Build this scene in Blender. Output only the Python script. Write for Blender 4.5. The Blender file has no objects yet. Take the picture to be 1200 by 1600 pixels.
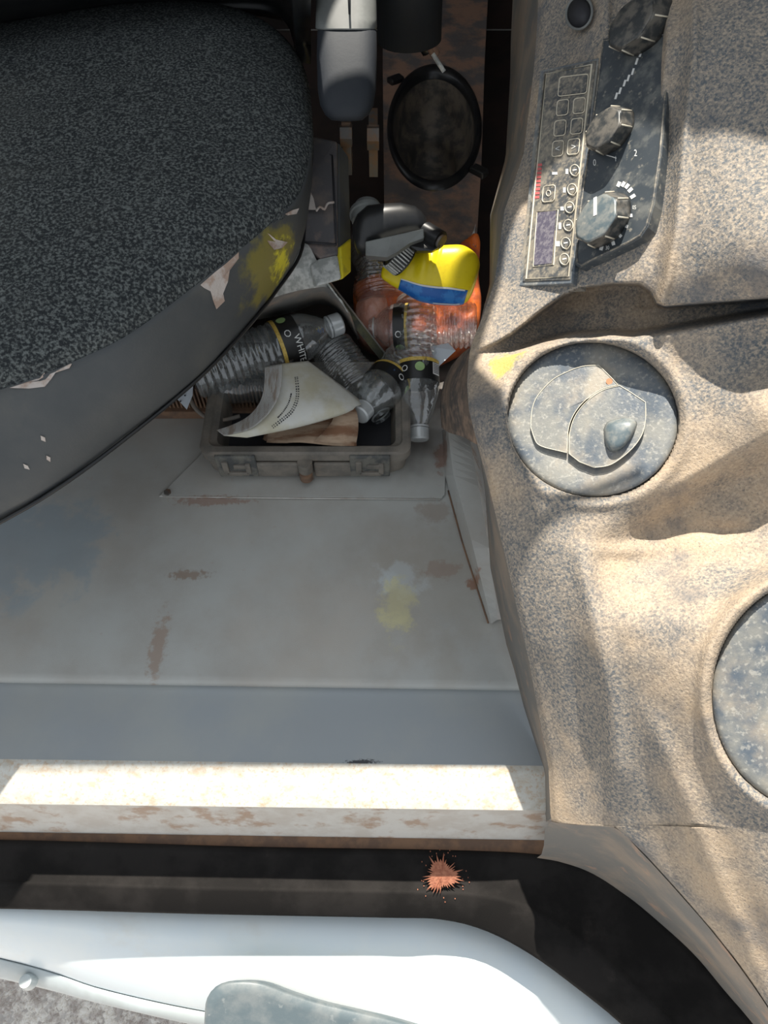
import bpy, bmesh, math, random
import numpy as np
from mathutils import Vector, Matrix, noise
from mathutils.bvhtree import BVHTree
random.seed(4)
S = bpy.context.scene; C = bpy.context.collection
# ------------------------------------------------------------ camera
F = 1155.6; TILT = math.radians(32); CAM = Vector((0, -.53, .848))
cd = bpy.data.cameras.new('camera'); cam = bpy.data.objects.new('camera', cd); C.objects.link(cam)
cam.location = CAM; cam.rotation_euler = (TILT, 0, 0)
cd.sensor_fit = 'VERTICAL'; cd.sensor_height = 36; cd.lens = F*36/1600; cd.clip_start = .01
S.camera = cam
# ------------------------------------------------------------ sky, sun, exposure
w = bpy.data.worlds.new('sky'); S.world = w; w.use_nodes = True
bg = w.node_tree.nodes['Background']; bg.inputs[0].default_value = (.86, .93, 1, 1); bg.inputs[1].default_value = .74
SUN = Vector((-.05, .44, .89)).normalized()          # direction towards the sun
sd = bpy.data.lights.new('sun', 'SUN'); so = bpy.data.objects.new('sun', sd); C.objects.link(so)
so.rotation_euler = SUN.to_track_quat('Z', 'Y').to_euler(); sd.energy = 9.6; sd.angle = .009; sd.color = (1, .94, .84)
S.view_settings.view_transform = 'Standard'; S.view_settings.look = 'None'; S.view_settings.gamma = 1
S.view_settings.use_curve_mapping = False; S.view_settings.exposure = 0
S.cycles.transparent_max_bounces = 24; S.cycles.max_bounces = 10

# ------------------------------------------------------------ helpers
cT, sT = math.cos(TILT), math.sin(TILT)
def ray(px, py):
    dx, dy = (px-600)/F, -(py-800)/F
    return Vector((dx, dy*cT+sT, dy*sT-cT))
def D(px, py, d): return CAM+ray(px, py)*d           # point at a distance d in front of the lens
def Z(px, py, z):                                     # point at a height z
    r = ray(px, py); return CAM+r*((z-CAM.z)/r.z)
def Y(px, py, y):
    r = ray(px, py); return CAM+r*((y-CAM.y)/r.y)
def pix(p):
    q = p-CAM; d = -(-sT*q.y+cT*q.z); u = cT*q.y+sT*q.z
    return 600+F*q.x/d, 800-F*u/d
def nz(p, s=1, seed=0): return noise.noise(Vector(p)*s+Vector((seed*7.3, seed*3.1, seed)))
ORG = {}
def link(name, me, parent=None, loc=None):
    o = bpy.data.objects.new(name, me); C.objects.link(o)
    if parent: o.parent = parent; ORG[o] = ORG[parent]
    else: o.location = loc or (0, 0, 0); ORG[o] = Vector(loc or (0, 0, 0))
    return o
def mesh(name, V, Fs, mat, parent=None, smooth=True, loc=None):
    V = [Vector(v) for v in V]
    if parent: og = ORG[parent]
    else:
        if loc is None:
            n = len(V); loc = Vector((sum(v.x for v in V)/n, sum(v.y for v in V)/n, min(v.z for v in V)))
        og = Vector(loc)
    me = bpy.data.meshes.new(name); me.from_pydata([v-og for v in V], [], Fs)
    bm = bmesh.new(); bm.from_mesh(me); bmesh.ops.recalc_face_normals(bm, faces=bm.faces); bm.to_mesh(me); bm.free()
    if smooth: me.polygons.foreach_set('use_smooth', [True]*len(me.polygons))
    me.materials.append(mat)
    return link(name, me, parent, og)
def edges_sharp(o, ang=35):
    m = o.data; bm = bmesh.new(); bm.from_mesh(m)
    for e in bm.edges:
        if len(e.link_faces) == 2 and e.calc_face_angle(0) > math.radians(ang): e.smooth = False
    bm.to_mesh(m); bm.free(); return o
def thing(name, label, cat, loc, group=None):
    o = link(name, None, None, Vector(loc)); return tag(o, label, cat, group)
def tag(o, label=None, cat=None, group=None, kind=None):
    if label: o['label'] = label
    if cat: o['category'] = cat
    if group: o['group'] = group
    if kind: o['kind'] = kind
    return o
def solid(o, t, off=-1):
    m = o.modifiers.new('s', 'SOLIDIFY'); m.thickness = t; m.offset = off; return o
def bevel(o, wd, n=2):
    m = o.modifiers.new('b', 'BEVEL'); m.width = wd; m.segments = n; m.limit_method = 'ANGLE'; return o
def cr(pts, n, closed=False):                         # smooth curve through points, n samples
    P = [Vector(p) for p in pts]; m = len(P); segs = m if closed else m-1
    L = [0]
    for i in range(segs): L.append(L[-1]+(P[(i+1) % m]-P[i]).length)
    out = []
    for k in range(n):
        t = L[-1]*k/(n if closed else n-1); i = 0
        while i < segs-1 and L[i+1] < t: i += 1
        u = (t-L[i])/max(1e-9, L[i+1]-L[i])
        g = (lambda j: P[j % m]) if closed else (lambda j: P[max(0, min(m-1, j))])
        a, b, c, d = g(i-1), g(i), g(i+1), g(i+2)
        out.append(.5*((2*b)+(c-a)*u+(2*a-5*b+4*c-d)*u*u+(3*b-a-3*c+d)*u**3))
    return out
def lin(pts, n):
    P = [Vector(p) for p in pts]; L = [0]
    for i in range(len(P)-1): L.append(L[-1]+(P[i+1]-P[i]).length)
    out = []
    for k in range(n):
        t = L[-1]*k/(n-1); i = 0
        while i < len(P)-2 and L[i+1] < t: i += 1
        out.append(P[i].lerp(P[i+1], (t-L[i])/max(1e-9, L[i+1]-L[i])))
    return out
def gridfaces(nr, nc, closed=False):
    f = []
    for i in range(nr-1):
        for j in range(nc if closed else nc-1):
            k = (j+1) % nc; f.append((i*nc+j, i*nc+k, (i+1)*nc+k, (i+1)*nc+j))
    return f
def loft(rows, closed=False, caps=False):
    nc = len(rows[0]); V = [p for r in rows for p in r]; f = gridfaces(len(rows), nc, closed)
    if caps: f += [tuple(range(nc))[::-1], tuple(range((len(rows)-1)*nc, len(rows)*nc))]
    return V, f
def tubeVF(pts, r, n=8, closed=False):
    P = [Vector(p) for p in pts]; m = len(P); rows = []; up = None
    for i in range(m):
        t = (P[(i+1) % m]-P[i-1]) if closed else (P[min(m-1, i+1)]-P[max(0, i-1)])
        t.normalize()
        if up is None: up = t.orthogonal().normalized()
        up = (up-t*up.dot(t)).normalized(); v = t.cross(up); rr = r[i] if isinstance(r, (list, tuple)) else r
        rows.append([P[i]+(up*math.cos(a)+v*math.sin(a))*rr for a in [2*math.pi*k/n for k in range(n)]])
    V, f = loft(rows, True, not closed)
    if closed:
        b = (m-1)*n
        f += [(b+j, b+(j+1) % n, (j+1) % n, j) for j in range(n)]
    return V, f
def tube(name, pts, r, mat, parent=None, n=8, closed=False): return mesh(name, *tubeVF(pts, r, n, closed), mat, parent)
def frame(a):
    a = Vector(a).normalized(); u = a.orthogonal().normalized(); return a, u, a.cross(u)
def cylVF(p0, p1, r0, r1=None, n=24, steps=None):
    a, u, v = frame(Vector(p1)-Vector(p0)); r1 = r0 if r1 is None else r1
    prof = steps or [(0, r0), (1, r1)]; L = (Vector(p1)-Vector(p0))
    rows = [[Vector(p0)+L*t+(u*math.cos(b)+v*math.sin(b))*r for b in [2*math.pi*k/n for k in range(n)]] for t, r in prof]
    return loft(rows, True, True)
def cyl(name, p0, p1, r, mat, parent=None, r1=None, n=24, steps=None, smooth=True):
    o = mesh(name, *cylVF(p0, p1, r, r1, n, steps), mat, parent, smooth); return edges_sharp(o)
def join(parts):
    V, f = [], []
    for v, g in parts:
        b = len(V); V += list(v); f += [tuple(i+b for i in q) for q in g]
    return V, f
def boxVF(c, ax, ay, az):
    c, ax, ay, az = map(Vector, (c, ax, ay, az))
    V = [c+ax*i+ay*j+az*k for k in (-1, 1) for j in (-1, 1) for i in (-1, 1)]
    return V, [(0, 2, 3, 1), (4, 5, 7, 6), (0, 1, 5, 4), (2, 6, 7, 3), (0, 4, 6, 2), (1, 3, 7, 5)]
def slabVF(poly, up):                                 # closed slab: polygon pushed by vector up
    n = len(poly); P = [Vector(p) for p in poly]; V = P+[p+Vector(up) for p in P]
    return V, [tuple(range(n))[::-1], tuple(range(n, 2*n))]+[(i, (i+1) % n, n+(i+1) % n, n+i) for i in range(n)]
def fillpoly(loops, name, mat, parent=None, thick=0, loc=None):
    bm = bmesh.new(); es = []
    for lp in loops:
        vs = [bm.verts.new(p) for p in lp]
        es += [bm.edges.new((vs[i], vs[(i+1) % len(vs)])) for i in range(len(vs))]
    bmesh.ops.triangle_fill(bm, use_beauty=True, use_dissolve=False, edges=es)
    bm.verts.index_update(); V = [v.co.copy() for v in bm.verts]; f = [tuple(v.index for v in q.verts) for q in bm.faces]; bm.free()
    o = mesh(name, V, f, mat, parent, False, loc)
    if thick: solid(o, thick, 0)
    return o
def dome(outline, c, h, rings=14, prof=lambda s: math.sqrt(max(0, 1-s**4)), up=Vector((0, 0, 1)), nfn=None, under=None):
    n = len(outline); rows = []
    for k in range(rings+1):
        s = 1-k/rings*.995; row = []
        for p in outline:
            q = c+(Vector(p)-c)*s+up*h*prof(s)
            if nfn: q += up*nfn(q)*min(1, (1-s)*8)
            row.append(q)
        rows.append(row)
    if under: rows = [[Vector(p)+under for p in outline]]+rows
    return loft(rows, True, True)
def bvh(V, f): return BVHTree.FromPolygons([Vector(v) for v in V], f)
def drop(px, py, b, off=0):
    r = ray(px, py).normalized(); l, nrm, i, dd = b.ray_cast(CAM, r)
    if l is None: return None
    if nrm.dot(r) > 0: nrm = -nrm
    return l+nrm*off
def decal(name, poly, b, mat, parent=None, off=.0006, sub=1):
    P = [drop(x, y, b, off) for x, y in poly]; P = [p for p in P if p]
    cpt = sum(P, Vector())/len(P); n = len(P)
    Q = [p-(cpt-CAM).normalized()*-.0 for p in P]
    dn = (CAM-cpt).normalized()
    V = P+[p-dn*.0012 for p in P]+[cpt]
    f = [(i, (i+1) % n, 2*n) for i in range(n)]+[(i, n+i, n+(i+1) % n, (i+1) % n) for i in range(n)]
    return mesh(name, V, f, mat, parent, False)
def textVF(s, mapfn):
    cu = bpy.data.curves.new('t', 'FONT'); cu.body = s; cu.size = 1; cu.align_x = 'CENTER'; cu.resolution_u = 2
    o = bpy.data.objects.new('t', cu); me = o.to_mesh()
    V = [mapfn(v.co.x, v.co.y) for v in me.vertices]; f = [tuple(p.vertices) for p in me.polygons]
    o.to_mesh_clear(); bpy.data.objects.remove(o); bpy.data.curves.remove(cu)
    return V, f

# ------------------------------------------------------------ materials
def ND(m): return m.node_tree.nodes, m.node_tree.links
def mat(name, col, rough=.6, col2=None, scale=20, lo=.4, hi=.6, bump=0, bscale=200, spots=(), metal=0, dust=None, detail=6, spec=.5, streak=(1, 1, 1), emit=None):
    """col mottled with col2 by noise; dust=(colour, scale, lo, hi, amount); spots=[(centre, radii, colour, strength)]"""
    m = bpy.data.materials.new(name); m.use_nodes = True; N, L = ND(m); b = N['Principled BSDF']
    b.inputs['Roughness'].default_value = rough; b.inputs['Metallic'].default_value = metal
    b.inputs['Specular IOR Level'].default_value = spec
    g = N.new('ShaderNodeNewGeometry'); cur = None
    def noi(sc, det=detail, st=(1, 1, 1), off=0):
        mp = N.new('ShaderNodeMapping'); mp.inputs['Scale'].default_value = st; mp.inputs['Location'].default_value = (off, off, off)
        L.new(g.outputs['Position'], mp.inputs[0])
        n = N.new('ShaderNodeTexNoise'); n.inputs['Scale'].default_value = sc; n.inputs['Detail'].default_value = det
        n.inputs['Roughness'].default_value = .62; L.new(mp.outputs[0], n.inputs['Vector']); return n.outputs['Fac']
    def rng(x, a, c, t0=0, t1=1):
        r = N.new('ShaderNodeMapRange'); r.inputs[1].default_value = a; r.inputs[2].default_value = c
        r.inputs[3].default_value = t0; r.inputs[4].default_value = t1; r.interpolation_type = 'SMOOTHSTEP'
        L.new(x, r.inputs[0]); return r.outputs[0]
    def mix(fac, A, B):
        x = N.new('ShaderNodeMix'); x.data_type = 'RGBA'; L.new(fac, x.inputs[0])
        for s, v in ((6, A), (7, B)):
            if isinstance(v, tuple): x.inputs[s].default_value = v+(1,)
            else: L.new(v, x.inputs[s])
        return x.outputs[2]
    cur = tuple(col)
    if col2: cur = mix(rng(noi(scale, st=streak), lo, hi), cur, tuple(col2))
    for i, d in enumerate(dust or []):
        cur = mix(rng(noi(d[1], 8, d[5] if len(d) > 5 else (1, 1, 1), 3.7*(i+1)), d[2], d[3], 0, d[4]), cur, tuple(d[0]))
    for i, (c, r, cc, st) in enumerate(spots):
        sb = N.new('ShaderNodeVectorMath'); sb.operation = 'SUBTRACT'; L.new(g.outputs['Position'], sb.inputs[0]); sb.inputs[1].default_value = tuple(c)
        dv = N.new('ShaderNodeVectorMath'); dv.operation = 'DIVIDE'; L.new(sb.outputs[0], dv.inputs[0]); dv.inputs[1].default_value = tuple(r)
        ln = N.new('ShaderNodeVectorMath'); ln.operation = 'LENGTH'; L.new(dv.outputs[0], ln.inputs[0])
        ad = N.new('ShaderNodeMath'); ad.operation = 'ADD'; L.new(ln.outputs['Value'], ad.inputs[0])
        L.new(rng(noi(1.2/max(min(r), .004), 5, off=i*5.1+9), .25, .75, -.45, .45), ad.inputs[1])
        cur = mix(rng(ad.outputs[0], 1.05, .5, 0, st), cur, tuple(cc))
    if isinstance(cur, tuple): b.inputs['Base Color'].default_value = cur+(1,)
    else: L.new(cur, b.inputs['Base Color'])
    if bump:
        bp = N.new('ShaderNodeBump'); bp.inputs['Strength'].default_value = bump; bp.inputs['Distance'].default_value = .002
        L.new(noi(bscale, 4, off=1.1), bp.inputs['Height']); L.new(bp.outputs[0], b.inputs['Normal'])
    if emit:
        b.inputs['Emission Color'].default_value = tuple(emit[0])+(1,); b.inputs['Emission Strength'].default_value = emit[1]
    return m
def clearmat(name, tint, gl=.13, haze=.08, bump=.45, bs=60, hz=(.85, .88, .88)):
    m = bpy.data.materials.new(name); m.use_nodes = True; N, L = ND(m); N.remove(N['Principled BSDF']); out = N['Material Output']
    t = N.new('ShaderNodeBsdfTransparent'); t.inputs[0].default_value = tint+(1,)
    g = N.new('ShaderNodeBsdfGlossy'); g.inputs['Roughness'].default_value = .06
    d = N.new('ShaderNodeBsdfDiffuse'); d.inputs[0].default_value = hz+(1,)
    lw = N.new('ShaderNodeLayerWeight'); lw.inputs[0].default_value = .35
    ge = N.new('ShaderNodeNewGeometry'); n = N.new('ShaderNodeTexNoise'); n.inputs['Scale'].default_value = bs; n.inputs['Detail'].default_value = 3
    L.new(ge.outputs['Position'], n.inputs['Vector']); bp = N.new('ShaderNodeBump'); bp.inputs['Strength'].default_value = bump; bp.inputs['Distance'].default_value = .004
    L.new(n.outputs['Fac'], bp.inputs['Height']); L.new(bp.outputs[0], g.inputs['Normal']); L.new(bp.outputs[0], lw.inputs['Normal'])
    mr = N.new('ShaderNodeMapRange'); mr.inputs[3].default_value = gl; mr.inputs[4].default_value = .6; L.new(lw.outputs['Facing'], mr.inputs[0])
    a = N.new('ShaderNodeMixShader'); a.inputs[0].default_value = haze; L.new(t.outputs[0], a.inputs[1]); L.new(d.outputs[0], a.inputs[2])
    b = N.new('ShaderNodeMixShader'); L.new(mr.outputs[0], b.inputs[0]); L.new(a.outputs[0], b.inputs[1]); L.new(g.outputs[0], b.inputs[2])
    L.new(b.outputs[0], out.inputs[0]); return m
TAN = (.50, .345, .225); RUST = (.30, .12, .06)
def fl(px, py, z=0): return tuple(Z(px, py, z))
M = {}
M['floor'] = mat('floor_paint', (.50, .505, .48), .5, (.42, .40, .365), 7, .35, .7, .1, 700,
    dust=[((.53, .45, .37), 3, .45, .75, .55), ((.36, .44, .50), 2.2, .55, .75, .5), ((.42, .31, .24), 60, .62, .8, .5)],
    spots=[(fl(625, 905), (.035, .03, .05), (.68, .75, .78), .6), (fl(622, 945), (.026, .045, .05), (.80, .74, .36), .6),
           (fl(690, 890), (.03, .014, .05), RUST, .4), (fl(295, 898), (.03, .008, .05), (.26, .16, .1), .6),
           (fl(248, 1010), (.012, .05, .05), (.33, .2, .13), .55), (fl(90, 930), (.06, .05, .05), (.5, .5, .46), .35),
           (fl(40, 860), (.13, .08, .05), (.27, .36, .43), .5), (fl(740, 912), (.01, .01, .05), RUST, .9), (fl(690, 715), (.012, .03, .05), RUST, .6),
           (fl(330, 783), (.06, .008, .05), RUST, .5), (fl(680, 800), (.03, .02, .05), (.3, .2, .14), .4), (fl(690, 925), (.1, .12, .05), (.4, .36, .3), .3),
           ((0, .76, 0), (1.3, .58, .4), (.035, .024, .018), .97)])  # last spot paints the darkness of the rear floor into the colour
M['step'] = mat('step_paint', (.38, .41, .43), .45, (.42, .44, .435), 5, .4, .6, .05, 700, dust=[((.36, .33, .29), 2, .5, .8, .5), ((.2, .15, .12), 220, .74, .8, .5)],
    spots=[(fl(566, 1191, -.012), (.020, .0035, .02), (.04, .04, .045), .95)])
M['sill'] = mat('sill_paint', (.70, .68, .62), .5, (.62, .58, .50), 90, .4, .65, .1, 500, dust=[((.60, .44, .29), 60, .52, .68, .7, (1, 1.6, 1)), ((.56, .38, .22), 260, .52, .66, .6)])
M['face'] = mat('sill_face_paint', (.62, .60, .56), .5, (.54, .5, .45), 30, .4, .65, .1, 500, dust=[((.36, .21, .12), 30, .52, .66, .7, (1, 2, 1))])
M['brown'] = mat('rusty_ledge', (.24, .14, .085), .8, (.16, .1, .07), 40)
M['rubber'] = mat('rubber', (.010, .009, .0085), .75, (.019, .017, .016), 12, spec=.12, dust=[((.12, .1, .09), 14, .6, .85, .35), ((.3, .25, .2), 300, .76, .82, .5)], bump=.15, bscale=900)
M['white'] = mat('white_body_paint', (.82, .87, .87), .35, (.78, .85, .88), 8, dust=[((.70, .62, .50), 9, .52, .75, .35)])
M['whiteedge'] = mat('pale_grey_edge_paint', (.52, .57, .58), .4, (.46, .5, .5), 12)
M['console'] = mat('dusty_console_plastic', (.10, .115, .13), .75, (.27, .24, .205), 330, .38, .62, .5, 420,
    dust=[((.55, .405, .265), 5.5, .44, .64, .75), ((.56, .45, .33), 420, .46, .62, .5), ((.085, .10, .12), 8, .52, .66, .7), ((.06, .07, .08), 520, .56, .66, .6)],
    spots=[(tuple(D(785, 557, .70)), (.02, .018, .03), (.42, .40, .06), .7)])
M['band'] = mat('dusty_brown_plastic', (.16, .115, .085), .8, (.07, .06, .055), 12, dust=[((.34, .23, .16), 90, .45, .65, .5)], bump=.2)
M['trim'] = mat('dusty_grey_plastic', (.15, .145, .135), .7, (.26, .21, .165), 12, .4, .65, .2, 500, dust=[((.40, .25, .17), 25, .58, .68, .6)])
M['vent'] = mat('worn_vent_plastic', (.085, .105, .13), .42, (.21, .21, .195), 30, .36, .62, .15, 400, dust=[((.42, .35, .26), 16, .48, .68, .6), ((.45, .43, .38), 260, .52, .66, .45)])
M['panel'] = mat('control_panel_plastic', (.075, .08, .085), .45, (.22, .20, .165), 60, .42, .62, .05, 400, dust=[((.42, .36, .27), 240, .48, .62, .5)])
M['panel2'] = mat('rotary_panel_plastic', (.045, .055, .065), .4, (.13, .135, .13), 50, .45, .65, .05, 400, dust=[((.36, .33, .27), 180, .58, .7, .5)])
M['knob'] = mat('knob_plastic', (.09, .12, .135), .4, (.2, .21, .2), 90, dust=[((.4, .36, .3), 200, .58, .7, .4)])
M['knobdark'] = mat('knob_side_and_shade_plastic', (.03, .034, .036), .45, (.12, .11, .095), 90)  # knob sides, and the darker caps of the shaded knobs
M['line'] = mat('cream_outline_print', (.66, .60, .48), .6)
M['mark'] = mat('white_print', (.72, .72, .70), .6)
M['red'] = mat('faded_red_print', (.55, .12, .12), .6)
M['screen'] = mat('screen_glass', (.10, .09, .125), .35, (.2, .185, .21), 260, .45, .6)
M['fabric'] = mat('seat_fabric', (.030, .034, .037), .95, (.17, .185, .18), 330, .40, .70, .9, 330, detail=2.5, spec=.1, dust=[((.20, .195, .17), 3, .5, .75, .25)])
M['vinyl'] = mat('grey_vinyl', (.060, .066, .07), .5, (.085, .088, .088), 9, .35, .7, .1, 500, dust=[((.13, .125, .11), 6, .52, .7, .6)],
    spots=[(tuple(D(425, 415, .83)), (.045, .06, .06), (.30, .25, .03), .65), (tuple(D(450, 425, .85)), (.018, .03, .04), (.75, .66, .03), .95)])  # yellow reflection of the sunlit bottle painted into the vinyl
M['foam'] = mat('torn_backing', (.56, .50, .46), .9, (.42, .31, .25), 60, .45, .6, .4, 300)
M['black'] = mat('black_plastic', (.009, .010, .012), .33, (.018, .018, .018), 20, dust=[((.07, .06, .05), 14, .55, .8, .5)])
M['navy'] = mat('dark_blue_grey_pad', (.013, .017, .024), .7, (.018, .022, .028), 14, bump=.1)
M['greypl'] = mat('grey_plastic', (.20, .21, .20), .5, (.15, .155, .15), 14)
M['plate'] = mat('dusty_plate', (.13, .115, .11), .75, (.30, .18, .125), 16, .42, .58, .3, 200, dust=[((.06, .06, .065), 9, .5, .7, .7)])
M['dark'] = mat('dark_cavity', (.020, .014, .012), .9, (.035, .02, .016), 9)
M['steel'] = mat('dull_steel', (.16, .15, .14), .5, (.22, .14, .09), 60, metal=.4)
M['cover'] = mat('scuffed_cover_plastic', (.10, .095, .1), .55, (.17, .14, .125), 30, .45, .65, .15, 300, dust=[((.35, .24, .19), 14, .6, .7, .5)])
M['coverlit'] = mat('pale_sunlit_plastic', (.62, .62, .59), .6, (.36, .37, .35), 90, .4, .6, .2, 300)  # sunlight on cover end, rail and plate corner put into a pale colour
M['yellowlit'] = mat('yellow_lit_plastic', (.72, .60, .03), .45, (.5, .42, .04), 80, .5, .7)  # yellow light on the cover's side strip, painted as colour
M['olive'] = mat('olive_bar', (.10, .095, .045), .6, (.05, .05, .035), 60)
M['yellow'] = mat('yellow_bottle_plastic', (.86, .67, .012), .38, (.80, .60, .01), 120, .5, .7, .1, 600)
M['blue'] = mat('blue_label', (.012, .115, .42), .35, (.03, .2, .55), 60, .45, .55)
M['white_p'] = mat('white_plastic', (.62, .64, .64), .4)
M['orange'] = mat('orange_bag_plastic', (.70, .16, .03), .4, (.45, .11, .05), 40, .4, .6, .5, 150)
M['pink'] = mat('pinkish_bag_plastic', (.55, .25, .18), .3, (.62, .34, .27), 60, .4, .6, .6, 120)
M['label'] = mat('black_label', (.012, .012, .012), .35)
M['gold'] = mat('gold_label_band', (.62, .44, .10), .4, (.5, .33, .06), 300, .5, .55)
M['green'] = mat('green_print', (.30, .45, .18), .5)
M['clear'] = clearmat('clear_bottle_plastic', (.93, .95, .95))
M['clear2'] = clearmat('clear_film', (.95, .93, .92), .14, .08, .9, 120)
M['cap'] = clearmat('frosted_cap', (.8, .82, .83), .12, .55)
M['paper'] = mat('paper_cover', (.66, .65, .60), .7, (.56, .52, .39), 16, .38, .62, .05, 200, dust=[((.40, .36, .25), 22, .56, .75, .45), ((.66, .60, .42), 7, .45, .6, .5)])
M['pages'] = mat('page_edges', (.66, .64, .60), .8, (.45, .36, .29), 160, .5, .65, .3, 300, streak=(1, .15, 1))
M['stained'] = mat('stained_pages', (.50, .36, .25), .85, (.24, .12, .065), 22, .42, .6, .3, 200, streak=(.5, 2, 1))
M['case'] = mat('dusty_black_case', (.13, .12, .105), .65, (.24, .21, .175), 22, .35, .65, .2, 300, dust=[((.36, .27, .20), 16, .55, .75, .5)])
M['caseedge'] = mat('case_latch_plastic', (.08, .082, .08), .55, (.18, .17, .145), 50)
M['mud'] = mat('dried_red_mud', (.42, .17, .10), .95, (.33, .12, .07), 200, .4, .6, .6, 400)
M['tag'] = mat('printed_tag', (.60, .64, .68), .6)
M['ink'] = mat('black_ink', (.03, .03, .035), .7)
M['gravel'] = mat('gravel', (.5, .46, .43), .95, (.68, .64, .6), 60, .4, .6, 1, 120)
M['stone'] = mat('gravel_stones', (.55, .49, .45), .9, (.9, .86, .8), 35, .4, .6)
M['roof'] = mat('shadow_roof_grey', (.30, .30, .29), .8)
M['glassbk'] = mat('bracket_plastic', (.10, .13, .145), .45, (.17, .19, .195), 24, .4, .65, .1, 300, dust=[((.35, .36, .35), 60, .62, .75, .5)])

# ------------------------------------------------------------ console surface (needed by the shadow roof cut-out)
CP = [(835, 60, .80), (835, 110, .78), (815, 240, .77), (790, 330, .76), (775, 440, .745), (735, 560, .73), (733, 640, .70), (765, 760, .695), (790, 880, .70), (825, 1040, .722), (860, 1200, .745), (858, 1285, .755),
      (940, 60, .70), (1050, 60, .62), (1200, 60, .58), (1330, 60, .55), (940, 240, .69), (1050, 240, .615), (1200, 240, .565), (900, 440, .675), (1025, 440, .615), (1200, 440, .555), (1330, 440, .53),
      (925, 535, .66), (925, 655, .655), (1062, 655, .63), (925, 780, .65), (1060, 560, .63), (1200, 540, .60), (1200, 640, .585), (1330, 640, .56), (850, 850, .665), (900, 1000, .655), (950, 900, .64), (1040, 860, .63),
      (1200, 800, .60), (1090, 950, .595), (1060, 1080, .60), (1000, 1080, .625), (1120, 1220, .60), (1200, 930, .575), (1330, 930, .56), (1330, 1250, .56), (960, 1200, .67), (1050, 1200, .63), (1000, 1300, .68), (960, 1292, .70), (1110, 1455, .665),
      (1200, 1400, .60), (1215, 1600, .655), (1330, 1500, .58), (1290, 1740, .66)]
A = np.array(CP, float); Pn = A[:, :2]/400
def _phi(r2): return np.where(r2 > 1e-12, r2*np.log(r2+1e-12)*.5, 0)
n_ = len(Pn); K = _phi(((Pn[:, None]-Pn[None])**2).sum(-1))+np.eye(n_)*2e-3; Q = np.hstack([np.ones((n_, 1)), Pn])
sol = np.linalg.solve(np.block([[K, Q], [Q.T, np.zeros((3, 3))]]), np.concatenate([A[:, 2], np.zeros(3)]))
def base_d(px, py):
    q = np.array([px/400, py/400]); r2 = ((Pn-q)**2).sum(1)
    return float(_phi(r2) @ sol[:n_]+sol[n_]+sol[n_+1]*q[0]+sol[n_+2]*q[1])
def itp(x, pts):
    if x <= pts[0][0]: return pts[0][1]
    for a, b in zip(pts, pts[1:]):
        if x <= b[0]: return a[1]+(b[1]-a[1])*(x-a[0])/max(1e-6, b[0]-a[0])
    return pts[-1][1]
def ss(a, b, x):
    t = max(0, min(1, (x-a)/(b-a))); return t*t*(3-2*t)
LEDGE = [(735, 552), (775, 536), (800, 522), (850, 483), (880, 462), (910, 450), (960, 443), (1000, 444), (1016, 455), (1026, 474), (1040, 479), (1200, 466), (1340, 455)]
LOWER = [(735, 565), (800, 556), (850, 540), (900, 529), (960, 527), (990, 528), (1200, 492), (1340, 470)]
CREASE = [(900, 830), (960, 800), (1050, 755), (1200, 672), (1340, 600)]
def vr(px, py, cx, cy, a, b, th=0):
    x, y = px-cx, py-cy; c, s = math.cos(th), math.sin(th); return math.hypot((x*c+y*s)/a, (-x*s+y*c)/b)
V1 = (926, 655, 134, 121, .1); V2 = (1292, 1087, 180, 186, 0)
def cons_d(px, py):
    d = base_d(px, py)
    lg, lo = itp(px, LEDGE), itp(px, LOWER)
    if lg-4 < py < lo+8:
        dep = .060*ss(740, 870, px)+.006
        d += dep*ss(lg-2, lg+4, py)*(1-ss(lo-14, lo+4, py))
    d += .030*ss(0, 60, py-itp(px, CREASE))*ss(900, 1050, px)*(1-ss(860, 985, py))*ss(20, 60, vr(px, py, *V2[:2], 180, 186)*180-170)
    for v, rec, lip in ((V1, .035, .005), (V2, .045, .007)):
        r = (vr(px, py, *v)-1)*v[2]
        d -= lip*math.exp(-((r-14)/12)**2)
        d += rec*(1-ss(-4, 1, r))
    r = (vr(px, py, *V1)-1)*V1[2]; d -= .006*math.exp(-((r-30)/10)**2)*0
    xl, xr = itp(py, [(60, 950), (220, 928), (330, 912), (400, 905)]), itp(py, [(60, 1044), (240, 1026), (355, 1004), (400, 960)])
    d += .016*ss(xl-2, xl+10, px)*(1-ss(xr-12, xr, px))*(1-ss(385, 400, py))
    cx = itp(py, [(820, 905), (900, 915), (1000, 935), (1100, 955), (1200, 965), (1290, 962)])     # long ridge
    fd = 1-ss(1200, 1290, py)*.999
    if 800 < py < 1290: d -= fd*.008*math.exp(-((px-cx)/18)**2)*ss(830, 900, py); d += fd*.005*math.exp(-((px-cx+45)/22)**2)*ss(900, 1000, py)
    cx2 = itp(py, [(1100, 1010), (1200, 1050), (1300, 1090), (1400, 1130), (1600, 1220)])
    if py > 1080: d -= .008*math.exp(-((px-cx2)/22)**2)*ss(1080, 1180, py)
    cx3 = itp(py, [(90, 1085), (200, 1070), (350, 1058), (430, 1045), (470, 1035)])
    if py < 480: d -= .006*math.exp(-((px-cx3)/9)**2); d += .006*math.exp(-((px-cx3+26)/14)**2)
    d += .012*math.exp(-((px-1130)/50)**2-((py-830)/14)**2)*.5-.004*math.exp(-((px-980)/50)**2-((py-860)/12)**2)
    return d+.0006*nz((px/30, py/30, 0))
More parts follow.
